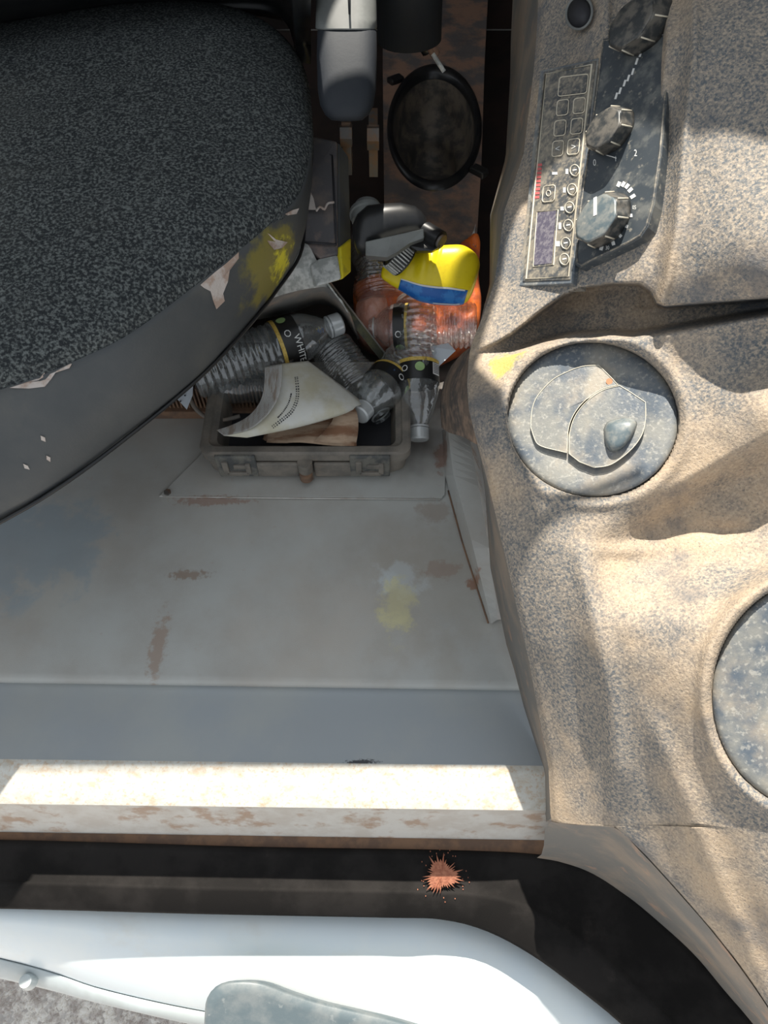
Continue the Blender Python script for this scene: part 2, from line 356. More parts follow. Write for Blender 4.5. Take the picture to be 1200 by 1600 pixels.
LEFT = [(-90, 845), (60, 838), (110, 834), (240, 818), (330, 788), (440, 773), (500, 752), (535, 738), (555, 733), (600, 730), (640, 733), (700, 748), (760, 764), (880, 792), (1040, 828), (1200, 857), (1270, 860), (1284, 862), (1288, 880), (1292, 958), (1335, 1005), (1395, 1060), (1455, 1112), (1520, 1162), (1600, 1216), (1740, 1300)]
def edge_d(px, py): return cons_d(px, py)
rows = []; py = -90.0; YS = []
while py < 1735: YS.append(py); py += 3.2
NC = 170
for py in YS:
    x0, x1 = itp(py, LEFT), 1335; row = []
    for j in range(NC):
        u = j/(NC-1); x = x0+(x1-x0)*u
        rd = 1-ss(0, 12, x-x0)
        row.append(D(x, py, cons_d(x, py)+.006*rd*rd))
    rows.append(row)
consV, consF = loft(rows)
CB = bvh(consV, consF)

# ------------------------------------------------------------ roof (unseen; outline and hole shaped to place sun and shade)
ZR = 1.25
def up_(p): return p+SUN*((ZR-p.z)/SUN.z)
le = [(858, 1215), (850, 1150), (815, 980), (792, 880), (764, 760), (742, 690), (733, 640), (733, 570), (748, 510), (770, 440), (782, 370)]
edge = [up_(D(x+(26 if y > 900 else 9), y, cons_d(x+12, y))) for x, y in le]
line = [up_(D(x, y, cons_d(x, y))) for x, y in [(812, 318), (870, 282), (950, 262), (1050, 238), (1200, 212), (1330, 192)]]
y0 = up_(Z(430, 1197, -.012)).y
for e in edge:
    if e.y < .42: e.x += .025
out = [Vector((-1.3, y0, ZR)), Vector((edge[0].x+.03, y0, ZR))]+[e for e in edge if e.y > y0+.003]+line+[Vector((1.6, line[-1].y, ZR)), Vector((1.6, 1.9, ZR)), Vector((-1.3, 1.9, ZR))]
for p in out: p.z = ZR
hole = [up_(D(x, y, d)) for x, y, d in [(512, 404, .95), (540, 378, .96), (562, 392, .95), (600, 372, .94), (660, 348, .94), (690, 376, .94), (748, 340, 1.05), (775, 380, 1.05), (778, 478, 1.05), (720, 500, 1.06), (600, 488, 1.06), (545, 446, 1.0), (510, 452, .95)]]
def hull(P):
    P = sorted([(p.x, p.y) for p in P]); H = []
    for seq in (P, P[::-1]):
        h = []
        for p in seq:
            while len(h) > 1 and (h[-1][0]-h[-2][0])*(p[1]-h[-2][1])-(h[-1][1]-h[-2][1])*(p[0]-h[-2][0]) <= 0: h.pop()
            h.append(p)
        H += h[:-1]
    return [Vector((x, y, ZR)) for x, y in H]
hole = hull(hole)
roof = fillpoly([out, hole], 'shadow_roof', M['roof'], thick=.02, loc=(0, 1, ZR)); tag(roof, kind='structure')  # added out of view to cast the shadows and the light patch

# ------------------------------------------------------------ setting: floor, step, sill, walls, ground
def prow(pyl, pyr, z, x0=-500, x1=900, n=40):
    return [Z(x0+(x1-x0)*k/(n-1), pyl+(pyr-pyl)*(x0+(x1-x0)*k/(n-1))/805, z) for k in range(n)]
back = [Vector((x, 1.3, 0)) for x in [-.9+1.5*k/39 for k in range(40)]]
fv, ff = loft([back]+[prow(a, b, z) for a, b, z in ((640, 642, 0), (900, 905, 0), (1050, 1062, 0), (1058, 1070, -.0006), (1064, 1076, -.003), (1067, 1079, -.008), (1067, 1079, -.03))])
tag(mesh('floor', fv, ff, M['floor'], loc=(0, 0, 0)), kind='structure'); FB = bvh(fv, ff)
sv, sf = loft([prow(1062, 1074, -.016, x1=980), prow(1100, 1112, -.013, x1=980), prow(1170, 1180, -.012, x1=980), prow(1186, 1196, -.011, x1=980)])
tag(mesh('trim_1', sv, sf, M['step'], loc=(0, -.3, -.02)), kind='structure'); SB = bvh(sv, sf)
lv, lf = loft([prow(a, b, z, x1=980) for a, b, z in ((1186, 1196, -.011), (1196, 1204, -.010), (1202, 1210, -.012), (1215, 1222, -.016), (1245, 1252, -.027), (1256, 1266, -.034))])
tag(mesh('trim_2', lv, lf, M['sill'], loc=(0, -.36, -.03)), kind='structure')
lv, lf = loft([prow(a, b, z, x1=950) for a, b, z in ((1256, 1266, -.034), (1259, 1270, -.045), (1290, 1300, -.11), (1298, 1310, -.125), (1300, 1312, -.135))])
tag(mesh('trim_3', lv, lf, M['face'], loc=(0, -.38, -.13)), kind='structure')
lv, lf = loft([prow(a, b, z, x1=950) for a, b, z in ((1290, 1300, -.14), (1302, 1314, -.142), (1322, 1342, -.146))])
tag(mesh('trim_4', lv, lf, M['brown'], loc=(0, -.4, -.15)), kind='structure')
def quad(name, pts, m, t=.01): return tag(solid(mesh(name, pts, [tuple(range(len(pts)))], m, None, False), t), kind='structure')
quad('wall_back', [(-1, 1.3, -.05), (.62, 1.3, -.05), (.62, 1.3, 1.25), (-1, 1.3, 1.25)], M['dark'])  # carried up to roof height to keep sky light off the rear
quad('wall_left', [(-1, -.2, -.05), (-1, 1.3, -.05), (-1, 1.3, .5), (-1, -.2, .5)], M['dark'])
quad('sky_blocker_right', [(.62, -.05, -.05), (.62, 1.3, -.05), (.62, 1.3, 1.25), (.62, -.05, 1.25)], M['dark'])  # unseen, added to cut sky light on the console top
quad('shade_sheet', [(-.9, .405, .002), (.6, .405, .002), (.6, 1.29, .002), (-.9, 1.29, .002)], M['dark'], .004)  # dark sheet standing in for shade on the rear floor
g = quad('ground', [(-4, -4, -1.1), (4, -4, -1.1), (4, 3, -1.1), (-4, 3, -1.1)], M['gravel'], .05)
parts = []
for k in range(3600):
    px, py = random.uniform(-60, 420), random.uniform(1500, 1680); c = Z(px, py, -1.1); r = random.choice((.004, .005, .006, .008, .011))*random.uniform(.7, 1.2)
    V = [(1, 0, 0), (-1, 0, 0), (0, 1, 0), (0, -1, 0), (0, 0, .8), (0, 0, -.5)]
    a = random.random()*6.28; V = [c+Vector((x*math.cos(a)-y*math.sin(a)*.8, x*math.sin(a)+y*math.cos(a)*.8, z))*r*random.uniform(.75, 1.2) for x, y, z in V]
    parts.append((V, [(0, 2, 4), (2, 1, 4), (1, 3, 4), (3, 0, 4), (2, 0, 5), (1, 2, 5), (3, 1, 5), (0, 3, 5)]))
tag(mesh('loose_gravel', *join(parts), M['stone'], None, False), 'loose pale grey gravel on the ground below the machine', 'gravel', kind='stuff')

# rubber door seal
def P3(pts): return [D(x, y, d) for x, y, d in pts]
sealA = P3([(-500, 1307, .91), (0, 1312, .91), (400, 1323, .91), (700, 1328, .91), (850, 1336, .905), (930, 1357, .895), (990, 1393, .88), (1045, 1440, .86), (1140, 1545, .82), (1185, 1600, .80), (1290, 1740, .77)])
sealB = P3([(-500, 1412, .915), (0, 1420, .915), (300, 1428, .915), (600, 1434, .915), (690, 1437, .915), (760, 1455, .912), (830, 1492, .90), (900, 1543, .885), (970, 1600, .865), (1060, 1690, .84), (1120, 1760, .82)])
a_ = cr(sealA, 90); b_ = cr(sealB, 90); inn = (Vector((0, .0, .001)))
def mixrow(t, off): return [p.lerp(q, t)-ray(*pix(p.lerp(q, t))).normalized()*off for p, q in zip(a_, b_)]
sealrows = [mixrow(0, -.04), mixrow(0, 0), mixrow(.02, .007), mixrow(.1, .009), mixrow(.58, .009), mixrow(.61, .012), mixrow(.66, .013), mixrow(.97, .0125), mixrow(1, .009), mixrow(1.0, -.03)]
sealV, sealF = loft(sealrows); SEALB = bvh(sealV, sealF)
seal = tag(mesh('door_seal', sealV, sealF, M['rubber']), 'wide black rubber door seal curving around the cab door opening', 'door seal')
# mud splat
c0 = (690, 1364); poly = []; random.seed(9)
for k in range(72):
    a = 2*math.pi*k/72; r = 20+4*math.sin(3*a+1)+(random.uniform(2, 14) if k % 2 else random.uniform(-3, 1))
    poly.append((c0[0]+r*math.cos(a), c0[1]+r*.98*math.sin(a)))
sp = decal('mud_splat', poly, SEALB, M['mud'], None, .005)
tag(sp, 'star-shaped splat of dried red mud on the black rubber seal', 'mud')
fl_parts = []
for k in range(26):
    a = random.random()*6.28; r = random.uniform(27, 46); p = drop(c0[0]+r*math.cos(a), c0[1]+r*math.sin(a), SEALB, .0006)
    if p: fl_parts.append(boxVF(p, (.0005, 0, 0), (0, .0007, 0), (0, 0, .0003)))
fk = mesh('mud_flecks', *join(fl_parts), M['mud'], sp); tag(fk, kind='stuff')

# white body panel below the door
wa = P3([(-500, 1400, .945), (0, 1412, .945), (300, 1420, .945), (600, 1426, .945), (700, 1430, .945), (830, 1480, .93), (970, 1592, .90), (1100, 1720, .88)])
wseam = P3([(-500, 1390, .98), (0, 1497, .985), (160, 1545, .99), (320, 1580, .99), (500, 1606, .99), (640, 1640, .99), (800, 1700, .985), (1000, 1800, .97)])
wed = P3([(-500, 1425, 1.0), (0, 1530, 1.0), (160, 1570, 1.0), (320, 1606, 1.0), (500, 1640, 1.0), (640, 1680, 1.0), (800, 1740, 1.0), (1000, 1840, .99)])
A1, A2, A3 = cr(wa, 60), cr(wseam, 60), cr(wed, 60)
body = thing('body_panel', 'white painted body panel below the black door seal', 'body panel', D(400, 1540, 1.05))
def off(r, k): return [p+Vector((0, 0, k)) for p in r]
mesh('upper_skin', *loft([off(A1, -.01), A1, [p.lerp(q, .3)+Vector((0, -.004, .006)) for p, q in zip(A1, A2)], [p.lerp(q, .75)+Vector((0, -.003, .006)) for p, q in zip(A1, A2)], [p.lerp(q, .97) for p, q in zip(A1, A2)], [p+Vector((0, 0, -.004)) for p in A2], off(A2, -.03)]), M['white'], body)
mesh('lower_edge', *loft([off(A2, -.03), [p+Vector((0, -.0015, -.004)) for p in A2], [p.lerp(q, .12)+Vector((0, 0, -.001)) for p, q in zip(A2, A3)], [p.lerp(q, .9) for p, q in zip(A2, A3)], off(A3, -.006), off(A3, -.06)]), M['whiteedge'], body)
c = D(42, 1533, .985); cyl('rivet', c+Vector((0, 0, -.01)), c+Vector((0, 0, .006)), .011, M['whiteedge'], body, r1=.008)
# grey handle bracket at the bottom
hb = [(318, 1650), (318, 1590), (322, 1560), (338, 1540), (365, 1532), (405, 1534), (450, 1550), (500, 1566), (560, 1580), (640, 1600), (760, 1640), (860, 1690)]
top = [D(x, y, .90) for x, y in hb]; cen = D(420, 1720, .90)
hrows = [[p+Vector((0, 0, -.07)) for p in top], [p+Vector((0, 0, -.006)) for p in top], [p.lerp(cen, .03)+Vector((0, 0, -.001)) for p in top], [p.lerp(cen, .12) for p in top], [p.lerp(cen, .3)+Vector((0, 0, .001)) for p in top], [p.lerp(cen, .95) for p in top]]
hrows = [cr(r, 60) for r in hrows]
tag(mesh('handle_bracket', *loft(hrows), M['glassbk']), 'grey plastic bracket with a rounded end at the bottom edge, over the white panel', 'bracket')
bolt = None

# ------------------------------------------------------------ right-hand console
cons = thing('console', 'large dust-covered moulded plastic side console with round vents', 'console', (.3, -.1, 0))
mesh('moulded_shell', consV, consF, M['console'], cons)
E0 = []; E1 = []; E2 = []; E3 = []
BOT = [(60, -40, 1.0), (330, -22, 1.0), (440, -8, 1.0), (530, 0, .95), (560, 6, .9), (640, 8, .88), (760, -6, .90), (880, -26, .90), (1000, -28, .88), (1100, -20, .86), (1200, -6, .84), (1284, -8, .84)]
for py in range(-90, 1285, 12):
    x = itp(py, LEFT); d = cons_d(x, py)+.006
    sh = itp(py, [(a, b) for a, b, c in BOT]); dd = itp(py, [(a, c) for a, b, c in BOT])
    E0.append(D(x, py, d)); E1.append(D(x-.5, py+.5, d+.012)); E2.append(D(x+sh*.45, py+3, d+(dd-d)*.35)); E3.append(D(x+sh, py+6, dd))
mesh('side_wall', *loft([E0, E1, E2, E3]), M['trim'], cons)
# lower trim between console edge and seal
ta = cr([D(x, y, cons_d(x+4, y-2)+.006) for x, y in [(860, 1284), (900, 1289), (958, 1292), (1005, 1335), (1060, 1395), (1112, 1455), (1162, 1520), (1216, 1600), (1300, 1738)]], 60)
tb = cr(P3([(846, 1335, .86), (885, 1342, .86), (935, 1360, .855), (990, 1396, .85), (1045, 1443, .835), (1095, 1492, .82), (1142, 1547, .80), (1186, 1602, .785), (1290, 1742, .76)]), 60)
mesh('lower_trim', *loft([ta, [p.lerp(q, .15)+Vector((-.002, 0, -.012)) for p, q in zip(ta, tb)], [p.lerp(q, .7) for p, q in zip(ta, tb)], tb, [p-Vector((0, 0, .03)) for p in tb]]), M['trim'], cons)

def surf_plane(pts, b):
    P = [drop(x, y, b) for x, y in pts]; c = sum(P, Vector())/len(P); A_ = np.array([list(p-c) for p in P]); n = Vector(np.linalg.svd(A_)[2][2])
    if n.dot(CAM-c) < 0: n = -n
    return c, n
def onpl(px, py, c, n, h=0):
    r = ray(px, py); q = c+n*h; return CAM+r*((q-CAM).dot(n)/r.dot(n))
def ell(cx, cy, a, b, th=0, n=64):
    return [(cx+a*math.cos(t)*math.cos(th)-b*math.sin(t)*math.sin(th), cy+a*math.cos(t)*math.sin(th)+b*math.sin(t)*math.cos(th)) for t in [2*math.pi*k/n for k in range(n)]]
def vent(v, label, detail):
    cx, cy, a, b, th = v; rim = [(x, y) for x, y in ell(cx, cy, a*1.1, b*1.1, th, 40) if x < 1330]
    c, n = surf_plane(rim, CB)
    R = lambda s, h: [onpl(x, y, c, n, h) for x, y in ell(cx, cy, a*s, b*s, th, 96)]
    t = thing('air_vent', label, 'air vent', c-n*.02)
    mesh('bezel', *loft([R(1.0, -.035), R(1.0, -.011), R(.985, -.008), R(.95, -.0065), R(.90, -.006), R(.72, -.0075), R(.3, -.009), R(.01, -.009)], True, True), M['vent'], t)
    if detail:
        P = lambda l, h: [onpl(x, y, c, n, h) for x, y in l]
        sm = lambda l: [(p.x, p.y) for p in cr([(x, y, 0) for x, y in l], 40)]
        lw = sm([(829, 668), (831, 640), (840, 618), (862, 594), (885, 581), (910, 572), (936, 570)])+[(958, 592), (966, 601)]
        div = sm([(966, 601), (940, 608), (915, 625), (897, 647), (888, 672), (886, 708)])
        lw2 = lw+div+[(852, 700)]+sm([(852, 700), (838, 692), (829, 668)])[1:-1]
        rr = list(reversed(div))
        rv = [(x+2.5, y+1) for x, y in div]+[(905, 722), (928, 731)]+sm([(928, 731), (955, 726), (985, 704), (1003, 680), (1009, 655), (1009, 628)])+[(985, 612), (970, 603)]
        cc_ = lambda pl: (sum(x for x, y in pl)/len(pl), sum(y for x, y in pl)/len(pl))
        for pl, h in ((lw2, -.0035), (rv, -.0025)):
            k = cc_(pl); V, f = join([])
            r0 = P(pl, -.012); r1 = P(pl, h-.0015); r2 = P([(x+(k[0]-x)*.015, y+(k[1]-y)*.015) for x, y in pl], h)
            vv, f2 = loft([r0, r1, r2, P([(x+(k[0]-x)*.5, y+(k[1]-y)*.5) for x, y in pl], h+.0005), P([(x+(k[0]-x)*.98, y+(k[1]-y)*.98) for x, y in pl], h+.0007)], True, True)
            ob = mesh('flap', vv, f2, M['vent'], t); edges_sharp(ob, 25)
            tube('edge_line', P([(x+(k[0]-x)*.008, y+(k[1]-y)*.008) for x, y in pl], h+.0003), .00035, M['line'], ob, 5, True)
        kn = [(945, 672), (952, 660), (975, 655), (990, 658), (992, 668), (980, 690), (966, 702), (954, 702), (947, 690)]
        kn = sm(kn+[kn[0]])[:-1]; k = cc_(kn)
        mesh('finger_tab', *loft([P([(k[0]+(x-k[0])*s, k[1]+(y-k[1])*s) for x, y in kn], h) for s, h in ((1.12, -.003), (1.02, .002), (.9, .005), (.6, .0062), (.05, .0066))], True, True), M['knob'], t)
        cyl('stain_dot', onpl(952, 596, c, n, -.004), onpl(952, 596, c, n, -.0025), .0028, M['dot'], t, n=14)
    return c, n
M['dot'] = mat('orange_paint_dot', (.62, .30, .16), .7)
v1c, v1n = vent(V1, 'round dusty air vent on the console with two flaps and a finger tab', True)
v2c, v2n = vent(V2, 'round dusty air vent cut off by the right edge of the photo', False)

# control panels
KP = [(849, 112), (931, 94), (891, 437), (816, 440)]
kc, kn_ = surf_plane([(849, 112), (925, 110), (891, 430), (820, 437), (1030, 130), (1000, 350)], CB)
PL = lambda x, y, h=0: onpl(x, y, kc, kn_, .006+h)
def panel(name, poly, h, m, parent): return bevel(mesh(name, *slabVF([PL(x, y, h)-kn_*.02 for x, y in poly], kn_*.02), m, parent, False), .0008)
def outline(name, pts, m, parent, r=.0006, h=.0002, closed=True): return tube(name, [PL(x, y, h) for x, y in pts], r, m, parent, 5, closed)
def rr(x0, y0, x1, y1, sk=0, r=4):
    out = []
    for cx, cy, a0 in ((x1-r, y0+r, -90), (x1-r, y1-r, 0), (x0+r, y1-r, 90), (x0+r, y0+r, 180)):
        for k in range(4):
            a = math.radians(a0+30*k); x = cx+r*math.cos(a); y = cy+r*math.sin(a); out.append((x-sk*(y-(y0+y1)/2), y-.12*(x-(x0+x1)/2)))
    return out
kp = thing('keypad_panel', 'narrow control panel with small screen and round push buttons on the console', 'control panel', PL(870, 270, -.02))
panel('frame', [(844, 110), (936, 90), (895, 443), (811, 447)], -.001, M['vent'], kp)
panel('face', KP, 0, M['panel'], kp)
outline('cream_border', [(853, 116), (925, 101), (888, 432), (822, 436)], M['line'], kp, .0011)
scr = mesh('screen', *slabVF([PL(x, y, -.001) for x, y in [(841, 333), (870, 330), (863, 412), (835, 415)]], kn_*.0013), M['screen'], kp, False)
outline('screen_border', [(839, 331), (872, 328), (865, 414), (833, 417)], M['line'], kp)
for x, y in [(898, 266), (894, 296), (890, 324), (888, 352), (884, 380), (882, 405)]:
    e = ell(x, y, 7.2, 8.6, 0, 20)
    b = mesh('button', *slabVF([PL(u, v, -.001) for u, v in e], kn_*.0019), M['panel'], kp); edges_sharp(b)
    tube('button_ring', [PL(u, v, .001) for u, v in e], .0005, M['line'], b, 5, True)
    mesh('button_mark', *slabVF([PL(u, v, .001) for u, v in [(x-3, y-1), (x+3, y-2), (x+3, y), (x-3, y+1)]], kn_*.0002), M['mark'], b, False)
def pbutton(poly, txt=None, c=None, sz=14):
    b = mesh('key', *slabVF([PL(u, v, -.001) for u, v in poly], kn_*.0017), M['panel'], kp, False)
    tube('key_border', [PL(u, v, .0008) for u, v in poly], .0005, M['line'], b, 5, True)
    if txt: mesh('key_symbol', *textVF(txt, lambda X, Y_: PL(c[0]+X*sz, c[1]-Y_*sz-X*sz*.12, .0012)), M['mark'], b, False)
pbutton(rr(848, 290, 867, 315, .08), None); tube('key_symbol', [PL(u, v, .001) for u, v in ell(857, 302, 3.5, 4.5, 0, 12)], .0005, M['line'], kp, 5, True)
pbutton(rr(863, 220, 880, 244, .08), '<', (871, 237)); pbutton(rr(887, 217, 905, 241, .08), '>', (896, 234))
pbutton(rr(873, 118, 918, 148, .1), None); pbutton(rr(870, 156, 888, 180, .08)); pbutton(rr(896, 153, 914, 177, .08)); pbutton(rr(866, 188, 884, 212, .08)); pbutton(rr(892, 185, 910, 209, .08))
mk = []
for x, y, ww, hh in [(886, 268, 2, 4), (882, 297, 2, 4), (879, 326, 3, 3), (875, 353, 2, 5), (872, 381, 3, 4), (867, 271, 4, 2), (892, 133, 5, 1), (905, 128, 1.5, 1.5)]:
    mk.append(slabVF([PL(u, v, .0001) for u, v in [(x-ww, y-hh), (x+ww, y-hh), (x+ww, y+hh), (x-ww, y+hh)]], kn_*.0003))
tag(mesh('printed_marks', *join(mk), M['mark'], kp, False), kind='stuff')
rm = []
for k in range(9):
    x, y = 843-.55*k, 258+6.3*k; rm.append(slabVF([PL(u, v, .0001) for u, v in [(x-3, y-2), (x+4, y-2.5), (x+4, y+1.5), (x-3, y+2)]], kn_*.0003))
tag(mesh('red_print', *join(rm), M['red'], kp, False), 'column of faded red print', kind='stuff')

rp = thing('climate_panel', 'dark control panel with three ribbed rotary knobs and white scale marks beside the keypad', 'control panel', PL(970, 250, -.02))
RP = [(942, 60), (1052, 50), (1046, 110), (1034, 240), (1022, 320), (1012, 355), (1002, 370), (985, 380), (920, 410), (906, 418), (899, 414), (898, 400), (904, 330), (920, 220)]
panel('face', RP, .002, M['panel2'], rp)
outline('raised_edge', [(x+(968-x)*.045, y+(240-y)*.02) for x, y in RP], M['panel'], rp, .0010, .0022)
tk = []
TK = [(967, 288), (974, 288), (980, 291), (985, 297), (989, 307), (984, 337), (977, 353), (968, 367), (958, 379), (940, 387), (932, 383)]
for x, y in TK:
    dx, dy = x-950, (y-340)*.75; l = math.hypot(dx, dy); dx /= l; dy /= l
    a, b_w = 4.2, 2.6; tk.append(slabVF([PL(x+dx*a*i-dy*b_w*j, y+dy*a*i+dx*b_w*j, .0021) for i, j in ((-1, -1), (1, -1), (1, 1), (-1, 1))], kn_*.0003))
for x, y in [(962, 150), (968, 142), (975, 130), (981, 122), (988, 112), (994, 96), (1000, 84), (1008, 66)]:
    tk.append(slabVF([PL(u, v, .0021) for u, v in [(x-2, y+5), (x+1, y-5), (x+4, y-5), (x+1, y+5)]], kn_*.0003))
tag(mesh('scale_marks', *join(tk), M['mark'], rp, False), kind='stuff')
for t_, x, y, s_ in (('0', 929, 259, 15), ('1', 962, 252, 12), ('2', 993, 244, 15), ('05', 991, 327, 9), ('30', 949, 390, 9)):
    mesh('numeral', *textVF(t_, lambda X, Y_: PL(x+X*s_*.7, y-Y_*s_, .0023)), M['mark'], rp, False)
outline('white_arc', [(940, 240), (950, 243), (963, 247)], M['mark'], rp, .0004, .0022, False)
def knob(x, y, rpx, tx, ty, hgt, top_m, label, mark=True):
    base = PL(x, y, .002); r = (PL(x, y+rpx, .002)-base).length
    u = (PL(x, y-rpx, .002)-base).normalized(); v = kn_.cross(u)
    tp = onpl(tx, ty, kc, kn_, .008+hgt); a = (tp-base)/hgt
    def ring(rad, h, scal=0): return [base+a*h+(u*math.cos(q)+v*math.sin(q))*rad*(1-scal*(.5+.5*math.cos(8*q))) for q in [2*math.pi*k/96 for k in range(96)]]
    t = tag(mesh('knob', *loft([ring(r, 0, .02), ring(r*.97, hgt*.25, .06), ring(r*.88, hgt*.92, .10), ring(r*.84, hgt, .09)], True, True), M['knobdark'], rp), label)
    mesh('knob_cap', *loft([ring(r*.84, hgt*.98, .05), ring(r*.82, hgt*1.03, .04), ring(r*.74, hgt*1.06, .03), ring(r*.1, hgt*1.06)], True, True), top_m, t)
    for q in range(8):
        aa = 2*math.pi*(q+.5)/8; dvec = u*math.cos(aa)+v*math.sin(aa)
        mesh('grip_rib', *tubeVF([base+dvec*r*.99+a*hgt*.15, base+dvec*r*.90+a*hgt*.92], .0007, 6), M['line'], t)
    if mark: mesh('pointer', *boxVF(base+a*hgt*1.07+u*r*.45, u*r*.35, v*r*.06, kn_*.0003), M['mark'], t, False)
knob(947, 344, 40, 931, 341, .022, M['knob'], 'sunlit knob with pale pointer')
knob(958, 205, 33, 942, 200, .019, M['knobdark'], 'shaded knob', False)  # shade put into the darker cap colour, here and on the next knob
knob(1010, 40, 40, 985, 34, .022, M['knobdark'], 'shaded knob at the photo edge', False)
sk = thing('switch_socket', 'round empty socket with pale ring above the keypad', 'socket', PL(905, 22))
tube('ring', [PL(x, y, .001) for x, y in ell(905, 20, 20, 26, .2, 32)], .0013, M['greypl'], sk, 8, True)
mesh('hole', *loft([[PL(x, y, .0006) for x, y in ell(905, 20, 19, 25, .2, 32)], [PL(x, y, .0008) for x, y in ell(905, 20, 1, 1, .2, 32)]], True, True), M['ink'], sk)
# joint line in console
# ------------------------------------------------------------ metal bracket, flap and bolts beside the console
bk = thing('kick_plate', 'grey painted sheet metal kick plate standing between floor and console', 'kick plate', Z(725, 850, 0))
b0 = lin([Z(690, 672, .001), Z(694, 740, .001), Z(724, 850, .001), Z(764, 974, .001)], 24)
b1 = lin([Z(700, 672, .055), Z(708, 740, .05), Z(738, 850, .045), Z(768, 974, .012)], 24)
b2 = lin([Z(735, 690, .05), Z(748, 760, .055), Z(765, 860, .05), Z(778, 968, .010)], 24)
b3 = lin([Z(745, 690, .0), Z(760, 760, .0), Z(778, 860, .0), Z(790, 968, .0)], 24)
solid(mesh('sheet', *loft([b0, b1, b2]), M['floor'], bk, False), .0015)
solid(mesh('return_flange', *loft([b2, b3]), M['face'], bk, False), .0015)
tube('seam', [p+Vector((-.001, 0, .001)) for p in b0[8:]], .0012, M['brown'], bk)
fp = P3([(712, 545, .95), (740, 540, .85), (760, 540, .80)])
fr = [cr(P3(r), 10) for r in ([(705, 572, .93), (722, 552, .86), (745, 538, .78), (775, 530, .74)], [(694, 595, .93), (705, 590, .86), (725, 590, .79), (738, 592, .75)], [(688, 630, .92), (700, 630, .86), (718, 632, .79), (738, 636, .75)], [(690, 668, .92), (702, 676, .87), (722, 682, .81), (744, 694, .76)])]
fr2 = [[r[k] for r in fr] for k in range(10)]; fr2 = [cr(r, 14) for r in fr2]
tag(solid(mesh('rubber_flap', *loft(fr2), M['band']), .002), 'worn brownish rubber flap tucked under the console edge', 'flap')
for (x, y, d, lab) in ((771, 480, .86, 'small pale bolt in the gap left of the console'),):
    c = D(x, y, d); t = thing('bolt', lab, 'bolt', c); cyl('head', c, c+(CAM-c).normalized()*.008, .008, M['coverlit'], t, n=6); cyl('washer', c-(CAM-c).normalized()*.002, c, .011, M['steel'], t)

# ------------------------------------------------------------ operator seat
seat = thing('operator_seat', 'operator seat with dark flecked fabric cushion and torn grey vinyl side', 'seat', Z(150, 450, 0))
OT = [(-420, 760, .335), (-250, 700, .335), (-100, 650, .335), (0, 611, .335), (60, 590, .335), (130, 560, .335), (205, 522, .335), (300, 452, .335), (370, 396, .335), (430, 345, .335), (468, 304, .335), (484, 250, .335), (488, 190, .338), (482, 130, .34), (465, 85, .345), (430, 45, .35), (380, 20, .352), (320, 8, .352), (240, 6, .352), (160, 12, .352), (80, 24, .352), (0, 44, .35), (-150, 90, .35), (-420, 160, .35)]
loop = [Z(x, y, z) for x, y, z in OT]; loop = cr(loop, 160, True)
cc = Z(130, 310, .34)
sv_, sf_ = dome(loop, cc, .035, 30, lambda s: (1-s**5)**.6, nfn=lambda q: .003*nz(q, 12), under=Vector((0, 0, -.02)))
mesh('cushion', sv_, sf_, M['fabric'], seat)
OB = [(-420, 1010), (-250, 950), (-100, 868), (0, 812), (60, 778), (130, 731), (200, 678), (270, 622), (330, 568), (390, 503), (430, 452), (466, 398), (474, 350), (478, 310)]
topc = cr([Z(x, y, z) for x, y, z in OT[:12]]+[Z(487, 215, .335)], 60); botc = cr([Z(x, y, .24) for x, y in OB], 60)
vr_ = [[p+Vector((-.01, .01, -.004)) for p in topc], [p+Vector((0, 0, .001)) for p in topc]]
for t_ in (.06, .2, .4, .6, .8, .93, 1):
    vr_.append([p.lerp(q, t_)+Vector((.006, -.008, .0))*math.sin(math.pi*t_)+Vector((.3, -.3, 0))*.01*nz(p.lerp(q, t_), 9) for p, q in zip(topc, botc)])
vr_.append([q+Vector((-.03, .03, -.012)) for q in botc]); vr_.append([q+Vector((-.08, .08, -.02)) for q in botc])
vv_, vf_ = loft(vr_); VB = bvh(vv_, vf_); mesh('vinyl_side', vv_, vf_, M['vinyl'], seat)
tube('hem', [q+Vector((.002, -.002, 0)) for q in botc], .0022, M['black'], seat)
TE = [[(15, 606), (40, 598), (60, 594), (70, 584), (80, 573), (92, 570), (112, 568), (108, 575), (88, 580), (80, 592), (70, 604), (45, 607)],
      [(312, 445), (335, 425), (352, 412), (372, 394), (372, 404), (358, 420), (355, 440), (346, 462), (350, 470), (337, 483), (332, 470), (328, 455), (318, 450)],
      [(408, 360), (420, 366), (430, 374), (448, 378), (440, 387), (427, 390), (420, 382)],
      [(444, 334), (455, 328), (466, 325), (462, 334), (448, 336)], [(63, 680), (70, 683), (71, 690), (64, 687)], [(72, 711), (78, 714), (78, 721), (72, 717)], [(36, 724), (43, 727), (46, 733), (38, 731)]]
for pl in TE: decal('torn_patch', pl, VB, M['foam'], seat, .0012)
# backrest corner at upper left
br = [cr([Z(x, y+dy, z) for x, y in ((-300, 60), (0, 22), (200, -8), (400, -15), (470, 10), (486, 60))], 30) for dy, z in ((40, .33), (10, .345), (-20, .40), (-60, .46), (-160, .52))]
solid(mesh('backrest', *loft(br), M['black'], seat), .02)
# seat base (pedestal below cushion)
pd = [Z(x, y, .24)*.72+Vector((-.10, .10, .06)) for x, y in ((-380, 900), (-60, 780), (200, 600), (360, 470), (430, 330), (420, 120), (-300, 150))]
pdl = [Vector((p.x, p.y, 0))*.6+Vector((-.14, .16, 0)) for p in pd]
mesh('pedestal', *loft([pd, pdl], True, True), M['dark'], seat, False)
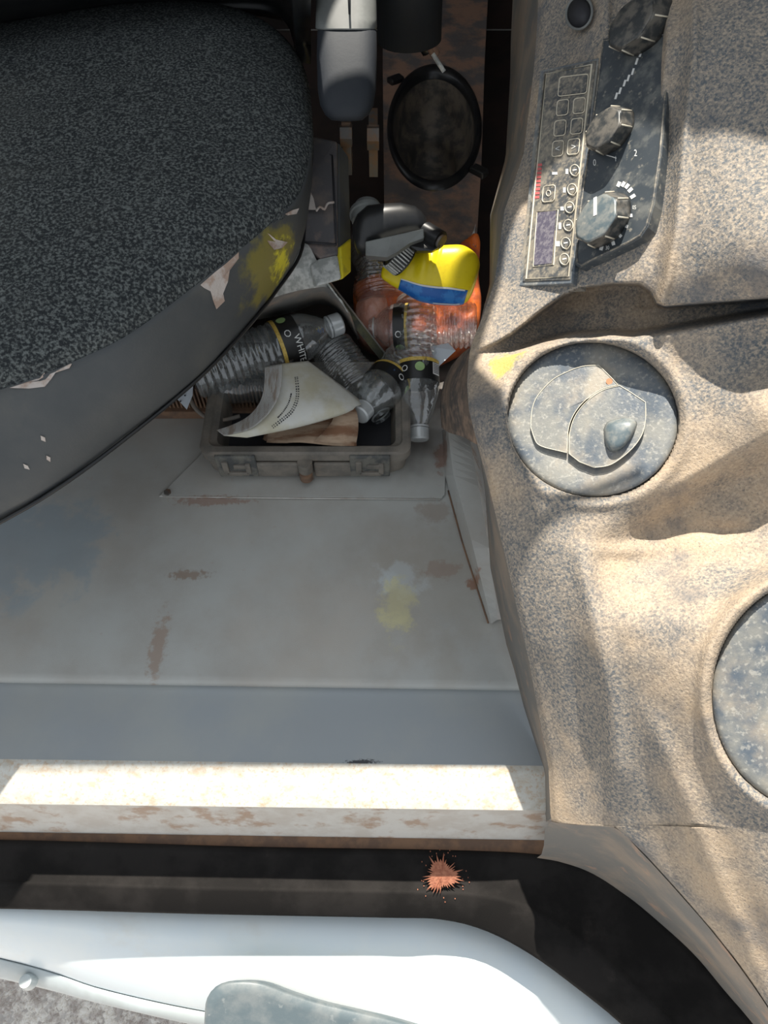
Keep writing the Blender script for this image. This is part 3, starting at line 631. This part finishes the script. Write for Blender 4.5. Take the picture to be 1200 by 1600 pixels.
# side cover box next to cushion
sc = thing('seat_side_cover', 'scuffed black plastic side cover with a torn edge beside the seat cushion', 'cover', Z(510, 330, .1))
def box_px(name, tl, m, parent, dep=.06, bv=.003):
    P = P3(tl); n_ = (P[1]-P[0]).cross(P[2]-P[0]).normalized()
    if n_.dot(CAM-P[0]) < 0: n_ = -n_
    return bevel(mesh(name, *slabVF([p-n_*dep for p in P], n_*dep), m, parent, False), bv)
box_px('top_face', [(488, 212, .98), (527, 220, .98), (528, 398, .965), (500, 404, .96), (470, 380, .955), (466, 300, .96)], M['cover'], sc, .05)
box_px('end_face', [(484, 412, .958), (500, 404, .96), (528, 398, .965), (534, 436, .96), (494, 448, .952)], M['coverlit'], sc, .03)  # sunlit end of the cover, shown by paler colour
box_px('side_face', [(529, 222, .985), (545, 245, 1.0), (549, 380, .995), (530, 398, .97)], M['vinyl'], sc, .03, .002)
box_px('yellow_lit_edge', [(532, 386, .968), (549, 372, .992), (549, 425, .985), (536, 436, .962)], M['yellowlit'], sc, .02, .002)  # strip lit yellow, shown by its own colour
gp = [P3(r) for r in ([(487, 236, .9775), (519, 243, .9775)], [(519, 243, .9775), (526, 380, .962)], [(470, 378, .952), (526, 382, .962)])]
for g_ in gp: tube('groove', [g_[0], g_[0].lerp(g_[1], .5), g_[1]], .0014, M['ink'], sc, 6)
tube('torn_edge', cr(P3([(494, 330, .958), (500, 323, .958), (507, 327, .958), (512, 318, .958), (522, 316, .96)]), 14), .0016, M['foam'], sc)
mesh('torn_patch', *slabVF(P3([(466, 312, .956), (473, 296, .957), (482, 292, .957), (490, 310, .956), (494, 328, .956), (478, 328, .955)]), (0, -.0008, .0008)), M['foam'], sc, False)
# seat base rail and bar
rl = thing('seat_rail', 'worn metal seat rail coloured sunlit-pale with dark underside above the trash', 'rail', Z(480, 470, .1))
r0 = cr(P3([(415, 470, .95), (450, 458, .96), (490, 450, .97), (515, 452, .98), (545, 490, 1.0)]), 24); r1 = cr(P3([(405, 452, .93), (440, 418, .94), (478, 380, .95), (508, 440, .965), (535, 470, .99)]), 24)
solid(mesh('pale_flange', *loft([r1, r0]), M['coverlit'], rl), .002)
solid(mesh('underside', *loft([r0, cr(P3([(400, 500, 1.02), (450, 490, 1.04), (500, 475, 1.05), (530, 490, 1.05), (560, 530, 1.06)]), 24)]), M['trim'], rl), .002)
bar = thing('steel_bar', 'olive brown steel bar running diagonally down to the floor behind the bottles', 'bar', Z(600, 565, 0))
P = P3([(504, 438, 1.0), (604, 566, 1.09)]); ax = (P[1]-P[0]); sx = Vector((1, .3, 0)).normalized()*.006
mesh('web', *boxVF((P[0]+P[1])/2, ax/2, sx, ax.cross(sx).normalized()*.004), M['olive'], bar, False)
mesh('lip', *boxVF((P[0]+P[1])/2+sx*1.2, ax/2, sx*.2, ax.cross(sx).normalized()*.008), M['trim'], bar, False)

# armrest
ar = thing('armrest', 'dark blue-grey padded armrest with pale grey sleeve at the top', 'armrest', D(543, 130, .95))
def superring(cx, py, d, hw, hh, n=32, ex=3, tiltv=None):
    c = D(cx, py, d); r = ray(cx, py).normalized(); u = Vector((1, 0, 0)); v = r
    out = []
    for k in range(n):
        a = 2*math.pi*k/n; x = abs(math.cos(a))**(2/ex)*(1 if math.cos(a) > 0 else -1); y = abs(math.sin(a))**(2/ex)*(1 if math.sin(a) > 0 else -1)
        out.append(c+u*x*hw+v*y*hh)
    return out
mesh('pad', *loft([superring(542, y, .86, w_, h_) for y, w_, h_ in ((22, .012, .01), (24, .022, .016), (32, .030, .022), (50, .0345, .027), (90, .035, .03), (140, .034, .03), (165, .031, .028), (180, .025, .024), (188, .018, .018), (190, .004, .004))], True, True), M['navy'], ar)
mesh('sleeve', *loft([superring(541, y, .865, w_, .034) for y, w_ in ((-90, .034), (0, .0352), (30, .0358), (44, .036), (47, .0335), (40, .033))], True, True), M['greypl'], ar)
tube('sleeve_seam', [D(545, -40, .829), D(545, 0, .829), D(546, 22, .83)], .0012, M['black'], ar)
for i, (x, y) in enumerate(((541, 212), (583, 215))):
    c = D(x, y, 1.0); cyl('hinge_bolt', c+Vector((-.008, 0, 0)), c+Vector((.008, 0, 0)), .016 if i else .014, M['steel'], ar, n=6)
    mesh('hinge_plate', *boxVF(c+Vector((.0, .02, -.02)), (.006, 0, 0), (0, .02, 0), (0, .005, .035)), M['steel'], ar, False)
# ------------------------------------------------------------ far console plate with cup holder
zc = .13
rim = ell(679, 198, 71, 92, .0, 72)
hp = [Z(600, -260, zc), Z(598, 100, zc), Z(601, 386, zc), Z(744, 386, zc), Z(752, 260, zc), Z(757, 100, zc), Z(775, -260, zc)]
sc2 = thing('rear_console', 'dust-covered black console plate holding the cup holder', 'console', Z(680, 380, 0))
fillpoly([hp, [Z(x, y, zc) for x, y in rim]], 'top_plate', M['plate'], sc2, .003)
fv2 = [Z(601, 386, zc), Z(744, 386, zc), Z(752, 260, zc), Z(775, -260, zc)]
mesh('side_panel', *loft([[p for p in [Z(600, -260, zc)]+fv2[:0]+[Z(601, 386, zc), Z(744, 386, zc), Z(775, -260, zc)]], [Vector((p.x, p.y, .0)) for p in [Z(600, -260, zc), Z(601, 386, zc), Z(744, 386, zc), Z(775, -260, zc)]]]), M['plate'], sc2, False)
mesh('sunlit_corner', *slabVF([Z(x, y, zc+.002) for x, y in ((743, 350), (740, 384), (733, 378), (741, 358))], (0, 0, .001)), M['coverlit'], sc2, False)  # sunlit bit of the plate, laid on as a pale patch
cup = thing('cup_holder', 'deep round black cup holder with moulded rim and two lugs', 'cup holder', Z(679, 210, .1))
c0_ = Z(679, 198, zc+.004)
rw = [Z(x, y, zc+.004) for x, y in ell(679, 198, 67, 88, 0, 72)]
sc_ = lambda s, dz: [c0_+(p-c0_)*s+Vector((0, 0, dz)) for p in rw]
mesh('rim', *loft([sc_(1.10, -.018), sc_(1.12, -.004), sc_(1.08, .004), sc_(1.0, .005), sc_(.955, 0), sc_(.94, -.01)], True), M['black'], cup)
mesh('inner_wall', *loft([sc_(.95, -.004), sc_(.90, -.06), sc_(.86, -.07), sc_(.66, -.078), sc_(.62, -.10), sc_(.60, -.125), sc_(.02, -.125)], True), mat('cup_plastic', (.06, .055, .05), .6, (.16, .13, .10), 30), cup)
cb = c0_+Vector((0, 0, -.125)); cyl('screw', cb, cb+Vector((0, 0, .006)), .008, M['steel'], cup)
for x, y, a in ((618, 125, .6), (748, 268, 2.4)):
    c = Z(x, y, zc+.004); bevel(mesh('lug', *boxVF(c, Vector((math.cos(a), math.sin(a), 0))*.014, Vector((-math.sin(a), math.cos(a), 0))*.009, (0, 0, .006)), M['black'], cup, False), .003)
# hollow pipe with rods
pp = thing('hollow_tube', 'hollow black tube cut open, leaning over the cup holder', 'tube', D(640, 70, 1.05))
ax0, ax1 = D(637, -120, .88), D(640, 62, .98); a, u, v = frame(ax1-ax0); ring = lambda t, r: [ax0.lerp(ax1, t)+(u*math.cos(q)+v*math.sin(q))*r for q in [2*math.pi*k/40 for k in range(40)]]
mesh('shell', *loft([ring(0, .044), ring(1, .042), ring(1.0, .037), ring(.2, .037)], True), M['navy'], pp)
tube('rod', cr(P3([(625, 10, .97), (645, 40, 1.0), (668, 80, 1.03)]), 12), .009, M['black'], pp)
tube('sleeve', cr(P3([(648, 20, .97), (668, 60, 1.0), (680, 85, 1.02)]), 12), .007, M['plate'], pp)
cyl('pin', D(676, 84, 1.0), D(694, 112, 1.01), .003, M['coverlit'], pp, n=10)
# dark panel behind gap

# ------------------------------------------------------------ floor plate, tool case, books
fpn = thing('floor_plate', 'thin grey access plate screwed to the floor under the tool case', 'plate', Z(470, 740, 0))
FP = [(249, 777), (316, 710), (360, 640), (700, 640), (697, 690), (695, 774), (690, 780)]
bevel(mesh('sheet', *slabVF([Z(x, y, .001) for x, y in FP], (0, 0, .003)), M['floor'], fpn, False), .0008)
c = Z(262, 770, .004); cyl('screw', c, c+Vector((0, 0, .003)), .005, M['steel'], fpn, n=6)
tube('bright_edge', [Z(255, 776, .0035), Z(470, 778.5, .0035), Z(688, 780, .0035)], .0009, M['face'], fpn, 6)
case = thing('tool_case', 'open dusty black plastic tool case tray with two latches on the floor plate', 'case', Z(475, 720, .004))
zt = .062; x0, x1 = Z(313, 700, zt).x, Z(640, 703, zt).x; yf = Z(475, 706, zt).y; yb = yf+.16; zb = .004
print('case', x0, x1, yf, pix(Vector((x1, yb, zt))))
def rrw(x0, x1, y0, y1, z, r=.016, n=6):
    o = []
    for cx, cy, a0 in ((x1-r, y1-r, 0), (x0+r, y1-r, 90), (x0+r, y0+r, 180), (x1-r, y0+r, 270)):
        for k in range(n+1):
            a = math.radians(a0+90*k/n); o.append(Vector((cx+r*math.cos(a), cy+r*math.sin(a), z)))
    return o
q = .012
mesh('tray', *loft([rrw(x0+q, x1-q, yf+q*.6, yb-q, zb), rrw(x0+.004, x1-.004, yf+.002, yb-.004, zb+.012), rrw(x0+.002, x1-.002, yf+.001, yb, zt-.018), rrw(x0-.002, x1+.002, yf-.003, yb+.002, zt-.016), rrw(x0-.002, x1+.002, yf-.003, yb+.002, zt-.002), rrw(x0+.001, x1-.001, yf, yb, zt),
    rrw(x0+.009, x1-.009, yf+.009, yb-.009, zt, .012), rrw(x0+.011, x1-.011, yf+.011, yb-.011, zt-.004, .012), rrw(x0+.018, x1-.018, yf+.016, yb-.018, zt-.008, .012), rrw(x0+.024, x1-.024, yf+.022, yb-.024, zb+.006, .01)], True, True), M['case'], case)
edges_sharp(bpy.data.objects['tray'], 30)
mesh('lining', *slabVF(rrw(x0+.024, x1-.024, yf+.022, yb-.024, zb+.008, .01), (0, 0, .001)), M['ink'], case, False)
for fx in (.165, .81):
    lx = x0+(x1-x0)*fx; c = Vector((lx, yf-.004, .037))
    lt = bevel(mesh('latch', *boxVF(c, (.027, 0, 0), (0, .003, 0), (0, 0, .023)), M['caseedge'], case, False), .002)
    for ox, oz, hx, hz in ((-.015, 0, .004, .013), (0, -.013, .015, .0035), (.015, -.002, .0035, .011), (.005, .003, .009, .0035)):
        bevel(mesh('latch_rib', *boxVF(c+Vector((ox, -.004, oz)), (hx, 0, 0), (0, .002, 0), (0, 0, hz)), M['case'], lt, False), .001)
xm = (x0+x1)/2
for s_ in (-1, 1):
    bevel(mesh('front_rib', *boxVF((xm+s_*.042, yf-.0025, .027), (.032, 0, 0), (0, .003, 0), (0, 0, .015)), M['case'], case, False), .0025)
cyl('hinge_boss', (xm-.001, yf-.006, .012), (xm-.001, yf-.006, .048), .010, M['case'], case)
cyl('boss_groove', (xm-.001, yf-.010, .016), (xm-.001, yf-.010, .030), .009, M['brown'], case)

# rolled booklet
bkt = thing('booklet', 'rolled open white paper booklet with worn page edges lying in the tool case', 'booklet', Z(460, 660, .06))
Lc = cr(P3([(413, 573, .985), (413, 600, .97), (406, 628, .965), (388, 650, .96), (362, 664, .958), (338, 672, .958)]), 30)
Mc = cr(P3([(441, 568, .975), (440, 600, .958), (432, 628, .95), (414, 653, .946), (388, 672, .946), (350, 681, .95)]), 30)
R1 = cr(P3([(478, 564, .985), (500, 592, .965), (500, 622, .945), (480, 648, .94), (440, 670, .943), (385, 684, .95)]), 30)
R2 = cr(P3([(482, 564, 1.0), (561, 624, .985), (557, 634, .975), (540, 646, .965), (470, 667, .955), (386, 684, .951)]), 30)
cov = []
for k in range(11):
    t_ = k/10; row = []
    for m_, r1_, r2_ in zip(Mc, R1, R2): row.append(m_*(1-t_)**2+r1_*2*t_*(1-t_)*1+r2_*t_**2)
    cov.append(row)
cvV, cvF = loft(cov); solid(mesh('cover', cvV, cvF, M['paper'], bkt), .0008); CVB = bvh(cvV, cvF)
for k in range(9):
    t_ = k/9; t2 = (k+.75)/9
    rr1 = [l.lerp(m_, t_)+(l-CAM).normalized()*(.004*(1-t_)) for l, m_ in zip(Lc, Mc)]; rr2 = [l.lerp(m_, min(1, t2+.15))+(l-CAM).normalized()*(.004*(1-t_)+.0012) for l, m_ in zip(Lc, Mc)]
    solid(mesh('page', *loft([rr1, rr2]), M['pages'], bkt), .0004)
tx = []
for pth, nn, hh in (([(463, 590), (465, 612), (463, 628), (455, 644), (441, 656), (425, 668)], 26, 2.6), ([(455, 616), (451, 630), (443, 643), (434, 653)], 16, 1.0)):
    pc = cr([(x, y, 0) for x, y in pth], nn*4)
    for k in range(nn):
        i = k*4; a = pc[i]; b = pc[min(len(pc)-1, i+2)]; dd = (b-a); 
        if dd.length < 1e-6: continue
        dd.normalize(); pr = Vector((dd.y, -dd.x, 0)); ln = random.uniform(.8, 1.6)
        for s0 in ((-1, -.3), (.2, 1)) if hh > 2 else ((-1, 1),):
            pl = [drop(*(a+dd*u_*ln+pr*v_*hh)[:2], CVB, .0006) for u_, v_ in ((-.8, s0[0]), (.8, s0[0]), (.8, s0[1]), (-.8, s0[1]))]
            if all(pl): tx.append((pl, [(0, 1, 2, 3)]))
if tx: tag(mesh('cover_print', *join(tx), M['ink'], bkt, False), kind='stuff')
# stained book underneath
sb = thing('stained_book', 'water-stained brown paperback lying under the rolled booklet', 'book', Z(480, 680, .045))
def patch(name, tl, tr, br_, bl, m, parent, dz=0, wav=.003, n=18, thick=.0012):
    V = []
    for i in range(n):
        for j in range(n):
            u_, v_ = j/(n-1), i/(n-1)
            p = (tl*(1-u_)+tr*u_)*(1-v_)+(bl*(1-u_)+br_*u_)*v_
            V.append(p+Vector((0, 0, dz+wav*math.sin(u_*9+v_*4)+wav*.5*nz(p, 60))))
    return solid(mesh(name, V, gridfaces(n, n), m, parent), thick)
for k in range(6):
    e = random.uniform(-2, 2)
    patch('page', Z(430+e, 640, .062), Z(552+e, 620+e, .066), Z(556-k+e, 697-k*1.5, .062), Z(418-2*k+e, 690-k*2.5, .056), M['stained'], sb, -.0022*k, .002, 14, .0007)
cp = cr(P3([(535, 610, .99), (556, 640, .985), (560, 668, .985), (556, 696, .985)]), 12); cp2 = cr(P3([(520, 640, .99), (520, 655, .985), (510, 670, .985), (490, 690, .985)]), 12)
solid(mesh('cover', *loft([cp, [(a*.5+b*.5) for a, b in zip(cp, cp2)], cp2]), M['stained'], sb), .001)

# vent grille, tag and hose at left
gr = thing('floor_grille', 'dark brown heater grille with upright slats at floor level under the seat', 'grille', Z(330, 650, 0))
g0, g1 = Z(150, 655, 0), Z(420, 655, 0); gy = g0.y
mesh('housing', *boxVF(((g0.x+g1.x)/2, gy+.05, .035), ((g1.x-g0.x)/2, 0, 0), (0, .035, 0), (0, 0, .035)), M['dark'], gr, False)
bevel(mesh('bottom_rail', *boxVF(((g0.x+g1.x)/2, gy+.008, .008), ((g1.x-g0.x)/2, 0, 0), (0, .008, 0), (0, 0, .008)), M['brown'], gr, False), .002)
sl = [boxVF((g0.x+k*.0056, gy+.012, .035), (.0012, 0, 0), (0, .004, 0), (0, 0, .022)) for k in range(int((g1.x-g0.x)/.0056))]
tag(mesh('slats', *join(sl), M['brown'], gr, False), kind='stuff')
hs = cr(P3([(296, 600, 1.04), (298, 625, 1.035), (312, 645, 1.03), (330, 654, 1.03), (350, 656, 1.03), (375, 650, 1.03)]), 24)
tag(tube('thin_hose', hs, .003, M['trim']), 'thin grey hose looping in front of the floor grille', 'hose')
tg = thing('paper_tag', 'small printed white tag hanging from under the seat', 'tag', D(290, 615, .99))
TP = P3([(272, 618, .985), (292, 600, .985), (302, 600, .985), (301, 618, .982), (292, 640, .98)])
mesh('card', *slabVF(TP, (0, -.0003, .0005)), M['tag'], tg, False)
cyl('punch_mark', D(289, 618, .982), D(289, 618, .979), .0012, M['ink'], tg, n=8); cyl('punch_mark', D(282, 627, .9815), D(282, 627, .9785), .0012, M['ink'], tg, n=8)

# ------------------------------------------------------------ bottles
def bottle(capP, baseP, label, lab=True, cap=True, R=.033, mtl='clear', crump=.0015, seed=0, text=None, lt=(.60, .76), roll=0, bar=0, group='empty water bottles among the trash'):
    capP, baseP = Vector(capP), Vector(baseP); ax = capP-baseP; L = ax.length; a = ax/L
    vw = (CAM-(capP+baseP)/2).normalized(); u = (vw-a*vw.dot(a)).normalized(); v = a.cross(u)   # u faces the room
    t = thing('water_bottle', label, 'bottle', Vector(((capP.x+baseP.x)/2, (capP.y+baseP.y)/2, min(capP.z, baseP.z)-R)), group)
    def prof(s):
        if s < .03: return R*(.78+.2*math.sqrt(s/.03))
        if s < lt[0]-.02: return R*(1-.085*(.5+.5*math.cos((s-.03)*2*math.pi/.046))*1.0)
        if s < lt[1]: return R
        if s < .93: k = (s-lt[1])/(.93-lt[1]); return R*(1-.60*k**1.7)
        return R*.40
    n = 48; rows_ = []; ns = 110
    for i in range(ns+1):
        s = i/ns*.985; r = prof(s); row = []
        for k in range(n):
            q = 2*math.pi*k/n; p = baseP+a*L*s+(u*math.cos(q)+v*math.sin(q))*r
            f_ = crump*math.sin(math.pi*min(1, s*1.2))
            p += (u*math.cos(q)+v*math.sin(q))*(f_*2.4*nz(p, 28, seed)+f_*nz(p, 75, seed)); row.append(p)
        rows_.append(row)
    mesh('body', *loft([[baseP+a*L*.012+(p-baseP)*.03 for p in rows_[0]]]+rows_, True), M[mtl], t)
    def cylrow(s, rr_, n=48): return [baseP+a*L*s+(u*math.cos(q)+v*math.sin(q))*rr_ for q in [2*math.pi*k/n for k in range(n)]]
    if lab:
        lb = mesh('label', *loft([cylrow(lt[0], R*1.02), cylrow(lt[1], R*1.02)], True), M['label'], t)
        mesh('gold_band', *loft([cylrow(lt[0], R*1.035), cylrow(lt[0]+.025, R*1.035)], True), M['gold'], lb)
        def cm(s0, ang, sz, sgn=1):
            return lambda X, Y_: baseP+a*(L*s0+Y_*sz)+(u*math.cos(ang+sgn*X*sz/R)+v*math.sin(ang+sgn*X*sz/R))*R*1.06
        if text: mesh('lettering', *textVF(text, cm(lt[1]-.05, roll+.42, .0125, 1)), M['mark'], lb, False)
        mesh('emblem', *textVF('O', cm(lt[0]+.05, roll-.30, .013)), M['mark'], lb, False)
        if bar:
            bm_ = cm(lt[0]+.03, bar, 1); mesh('barcode', [bm_(x, y) for x, y in ((-.007, 0), (.007, 0), (.007, .017), (-.007, .017))], [(0, 1, 2, 3)], M['mark'], lb, False)
            for k in range(6): mesh('barcode_line', [bm_(x, y)*1+(u*math.cos(bar)+v*math.sin(bar))*.0006 for x, y in ((-.006, .002+k*.0024), (.006, .002+k*.0024), (.006, .003+k*.0024), (-.006, .003+k*.0024))], [(0, 1, 2, 3)], M['ink'], lb, False)
        gg = cm(lt[0]+.07, roll-1.0, 1); gpts = [gg(.0065*math.cos(q), .0065*math.sin(q)) for q in [2*math.pi*k/16 for k in range(16)]]
        mesh('green_emblem', gpts, [tuple(range(16))], M['green'], lb, False)
    mesh('neck_ring', *loft([cylrow(.935, R*.40), cylrow(.937, R*.47), cylrow(.947, R*.47), cylrow(.95, R*.40)], True), M['cap'], t)
    if cap: edges_sharp(mesh('cap', *loft([cylrow(.955, R*.44), cylrow(.957, R*.47), cylrow(1.025, R*.46), cylrow(1.035, R*.40), cylrow(1.036, R*.02)], True, True), M['cap'], t))
    return t
bottle(D(526, 507, 1.03), D(300, 588, .985), 'clear ribbed water bottle with black and gold label, cap pointing right, half under the seat', R=.0335, seed=1, text='WHITE', lt=(.57, .72), cap=True)
bottle(D(600, 655, 1.04), D(517, 543, 1.07), 'unlabelled clear crumpled water bottle behind the booklet, lying in front of the steel bar', lab=False, R=.033, seed=2, crump=.003, cap=False)
bottle(D(564, 645, 1.0), D(655, 540, 1.10), 'clear water bottle with white cap pointing at the booklet', R=.031, seed=3, lt=(.52, .66))
bottle(D(655, 680, 1.03), D(650, 465, 1.06), 'clear water bottle right of the tool case with barcode on its black label', R=.030, seed=4, crump=.002, lt=(.49, .64), bar=-.95, roll=.9)
bottle(D(575, 512, 1.07), D(745, 508, 1.05), 'clear ribbed water bottle lying crosswise over the orange bag below the yellow bottle', R=.032, seed=5, crump=.003, lt=(.62, .75), mtl='clear2', cap=False)
bottle(D(330, 600, 1.05), D(420, 600, 1.05), 'dark looking clear water bottle under the other bottle at the seat edge', lab=False, R=.028, seed=6, crump=.002, cap=False)
bottle(D(578, 345, 1.10), D(596, 470, 1.08), 'clear crumpled water bottle beneath the black spray head', lab=False, R=.036, seed=7, crump=.004, mtl='clear2', cap=False)
# barcode on the label of the bottle at right
# bags
def blob(name, outl, d, h, m, label, cat, amp=.012, sc=30):
    L_ = cr([D(x, y, d) for x, y in outl], 90, True); c = sum(L_, Vector())/len(L_)
    def nf(q): return amp*(abs(nz(q, sc))*1.6-.4)+amp*.5*abs(nz(q, sc*2.3, 2))
    V, f = dome(L_, c, h, 26, lambda s: math.sqrt(max(0, 1-s**2)), nfn=nf, under=Vector((0, .0, -.03)))
    return tag(mesh(name, V, f, m), label, cat)
blob('orange_bag', [(552, 452), (590, 440), (640, 445), (700, 440), (738, 372), (750, 375), (748, 430), (752, 470), (744, 515), (700, 545), (650, 560), (610, 530), (570, 520)], 1.10, .03, M['orange'], 'crumpled orange plastic bag under the bottles', 'bag')
blob('pinkish_bag', [(556, 480), (575, 468), (603, 468), (608, 500), (604, 533), (580, 530), (560, 515)], 1.085, .022, M['pink'], 'small pinkish crumpled plastic bag left of the ribbed bottles', 'bag', .006)
tag(mesh('paper_scrap', *slabVF(P3([(672, 542, 1.045), (700, 536, 1.05), (712, 548, 1.04), (684, 574, 1.035)]), (0, -.0005, .0008)), M['tag'], None, False), 'white paper scrap between bottle and rubber flap', 'paper')

# ------------------------------------------------------------ yellow spray bottle with trigger head
sp_ = thing('spray_bottle', 'yellow plastic spray bottle with blue label and black trigger head', 'spray bottle', D(680, 430, 1.09))
secs = [(597, 420, 6), (600, 420, 14), (608, 421, 19), (622, 423, 25), (640, 425, 32), (655, 427, 38), (670, 428, 43), (690, 429, 46), (708, 430, 46.5), (724, 434, 43), (735, 438, 37), (741, 441, 28), (743, 443, 12)]
dY = .99
def ysec(x, y, r, a0=0, a1=2*math.pi, n=56, k=1.0, ex=2.6):
    c = D(x, y, dY+.012); i = 0
    rv = ray(x, y).normalized(); axd = (D(743, 443, dY)-D(600, 400, dY)).normalized(); up = (rv.cross(axd)).normalized()
    if up.y < 0: up = -up
    R_ = r*dY/F*k; o = []
    for j in range(n):
        q = a0+(a1-a0)*j/(n if a1-a0 > 6.2 else n-1); X = math.copysign(abs(math.cos(q))**(2/ex), math.cos(q)); Y_ = math.copysign(abs(math.sin(q))**(2/ex), math.sin(q))
        o.append(c+up*X*R_-rv*Y_*R_*.62)
    return o
def sm_secs(n=60):
    P = cr([(x, y, r) for x, y, r in secs], n); return [(p.x, p.y, p.z) for p in P]
SS = sm_secs(70); rws = []
for i, (x, y, r) in enumerate(SS):
    row = ysec(x, y, r); t_ = i/69; m = len(row)
    for j in range(m):
        q = 2*math.pi*j/m                       # finger grooves on the near side of the grip
        if .08 < t_ < .52 and 0 < q < math.pi*.58:
            row[j] = row[j]+(row[j]-D(x, y, dY+.012)).normalized()*(.0028*math.sin((t_-.08)*2*math.pi/.145+math.cos(q)*1.6))*math.sin(q/.58)
    rws.append(row)
mesh('body', *loft(rws, True, True), M['yellow'], sp_)
lab_rows = [ysec(x, y, r, math.pi*.60, math.pi*1.05, 20, 1.025) for x, y, r in SS[16:60]]
solid(mesh('label', *loft(lab_rows), M['blue'], sp_), .0006)
mesh('label_border', *loft([ysec(x, y, r, math.pi*.595, math.pi*.615, 4, 1.03) for x, y, r in SS[16:58]]), M['mark'], sp_)
mesh('label_print', *loft([ysec(x, y, r, math.pi*.86, math.pi*.90, 4, 1.032) for x, y, r in SS[40:57]]), M['mark'], sp_)
ca, cb_ = D(634, 411, .975), D(612, 392, .965)
cyl('collar', ca, cb_, .020, M['black'], sp_, n=36, steps=[(0, .019), (.05, .021), (.9, .020), (1, .017)])
rib = []
a, u, v = frame(cb_-ca)
for k in range(30):
    q = 2*math.pi*k/30; c = (ca+cb_)/2+(u*math.cos(q)+v*math.sin(q))*.021; rib.append(boxVF(c, a*.009, (u*math.cos(q)+v*math.sin(q))*.0012, (-u*math.sin(q)+v*math.cos(q))*.0008))
tag(mesh('collar_ribs', *join(rib), M['coverlit'], sp_, False), kind='stuff')
def obl(x, y, d, r, n=28, fy=.8, axv=None):
    c = D(x, y, d); rv = ray(x, y).normalized(); s_ = (axv or Vector((1, 0, 0))); up = rv.cross(s_).normalized()
    return [c+up*r*math.cos(q)-rv*r*fy*math.sin(q) for q in [2*math.pi*k/n for k in range(n)]]
HX = (D(672, 352, .96)-D(565, 372, .96)).normalized()
HS = [(553, 376, .008), (555, 374, .018), (564, 368, .026), (580, 358, .029), (605, 350, .025), (630, 345, .022), (652, 345, .018), (662, 350, .015), (668, 354, .010)]
mesh('trigger_head', *loft([obl(x, y, .955, r, 28, .8, HX) for x, y, r in HS], True, True), M['black'], sp_)
bevel(mesh('head_plate', *slabVF(P3([(571, 377, .926), (612, 368, .926), (662, 357, .93), (663, 372, .932), (640, 380, .932), (620, 394, .93), (604, 402, .93), (571, 399, .928)]), (0, .012, -.016)), M['greypl'], sp_, False), .0015)
cyl('nozzle', D(664, 362, .95), D(688, 376, .94), .013, M['black'], sp_, r1=.0125)
cyl('nozzle_tip', D(688, 376, .94), D(691, 378, .939), .009, M['steel'], sp_)
cyl('rear_cap', D(574, 348, .965), D(574, 322, .975), .019, M['greypl'], sp_, steps=[(0, .020), (.35, .0215), (.4, .0235), (.6, .0235), (.62, .019), (1, .017), (1.02, .006)])
bevel(mesh('trigger', *slabVF(P3([(640, 384, .945), (668, 372, .945), (690, 384, .94), (676, 392, .94), (652, 392, .945)]), (0, .008, -.01)), M['black'], sp_, False), .001)
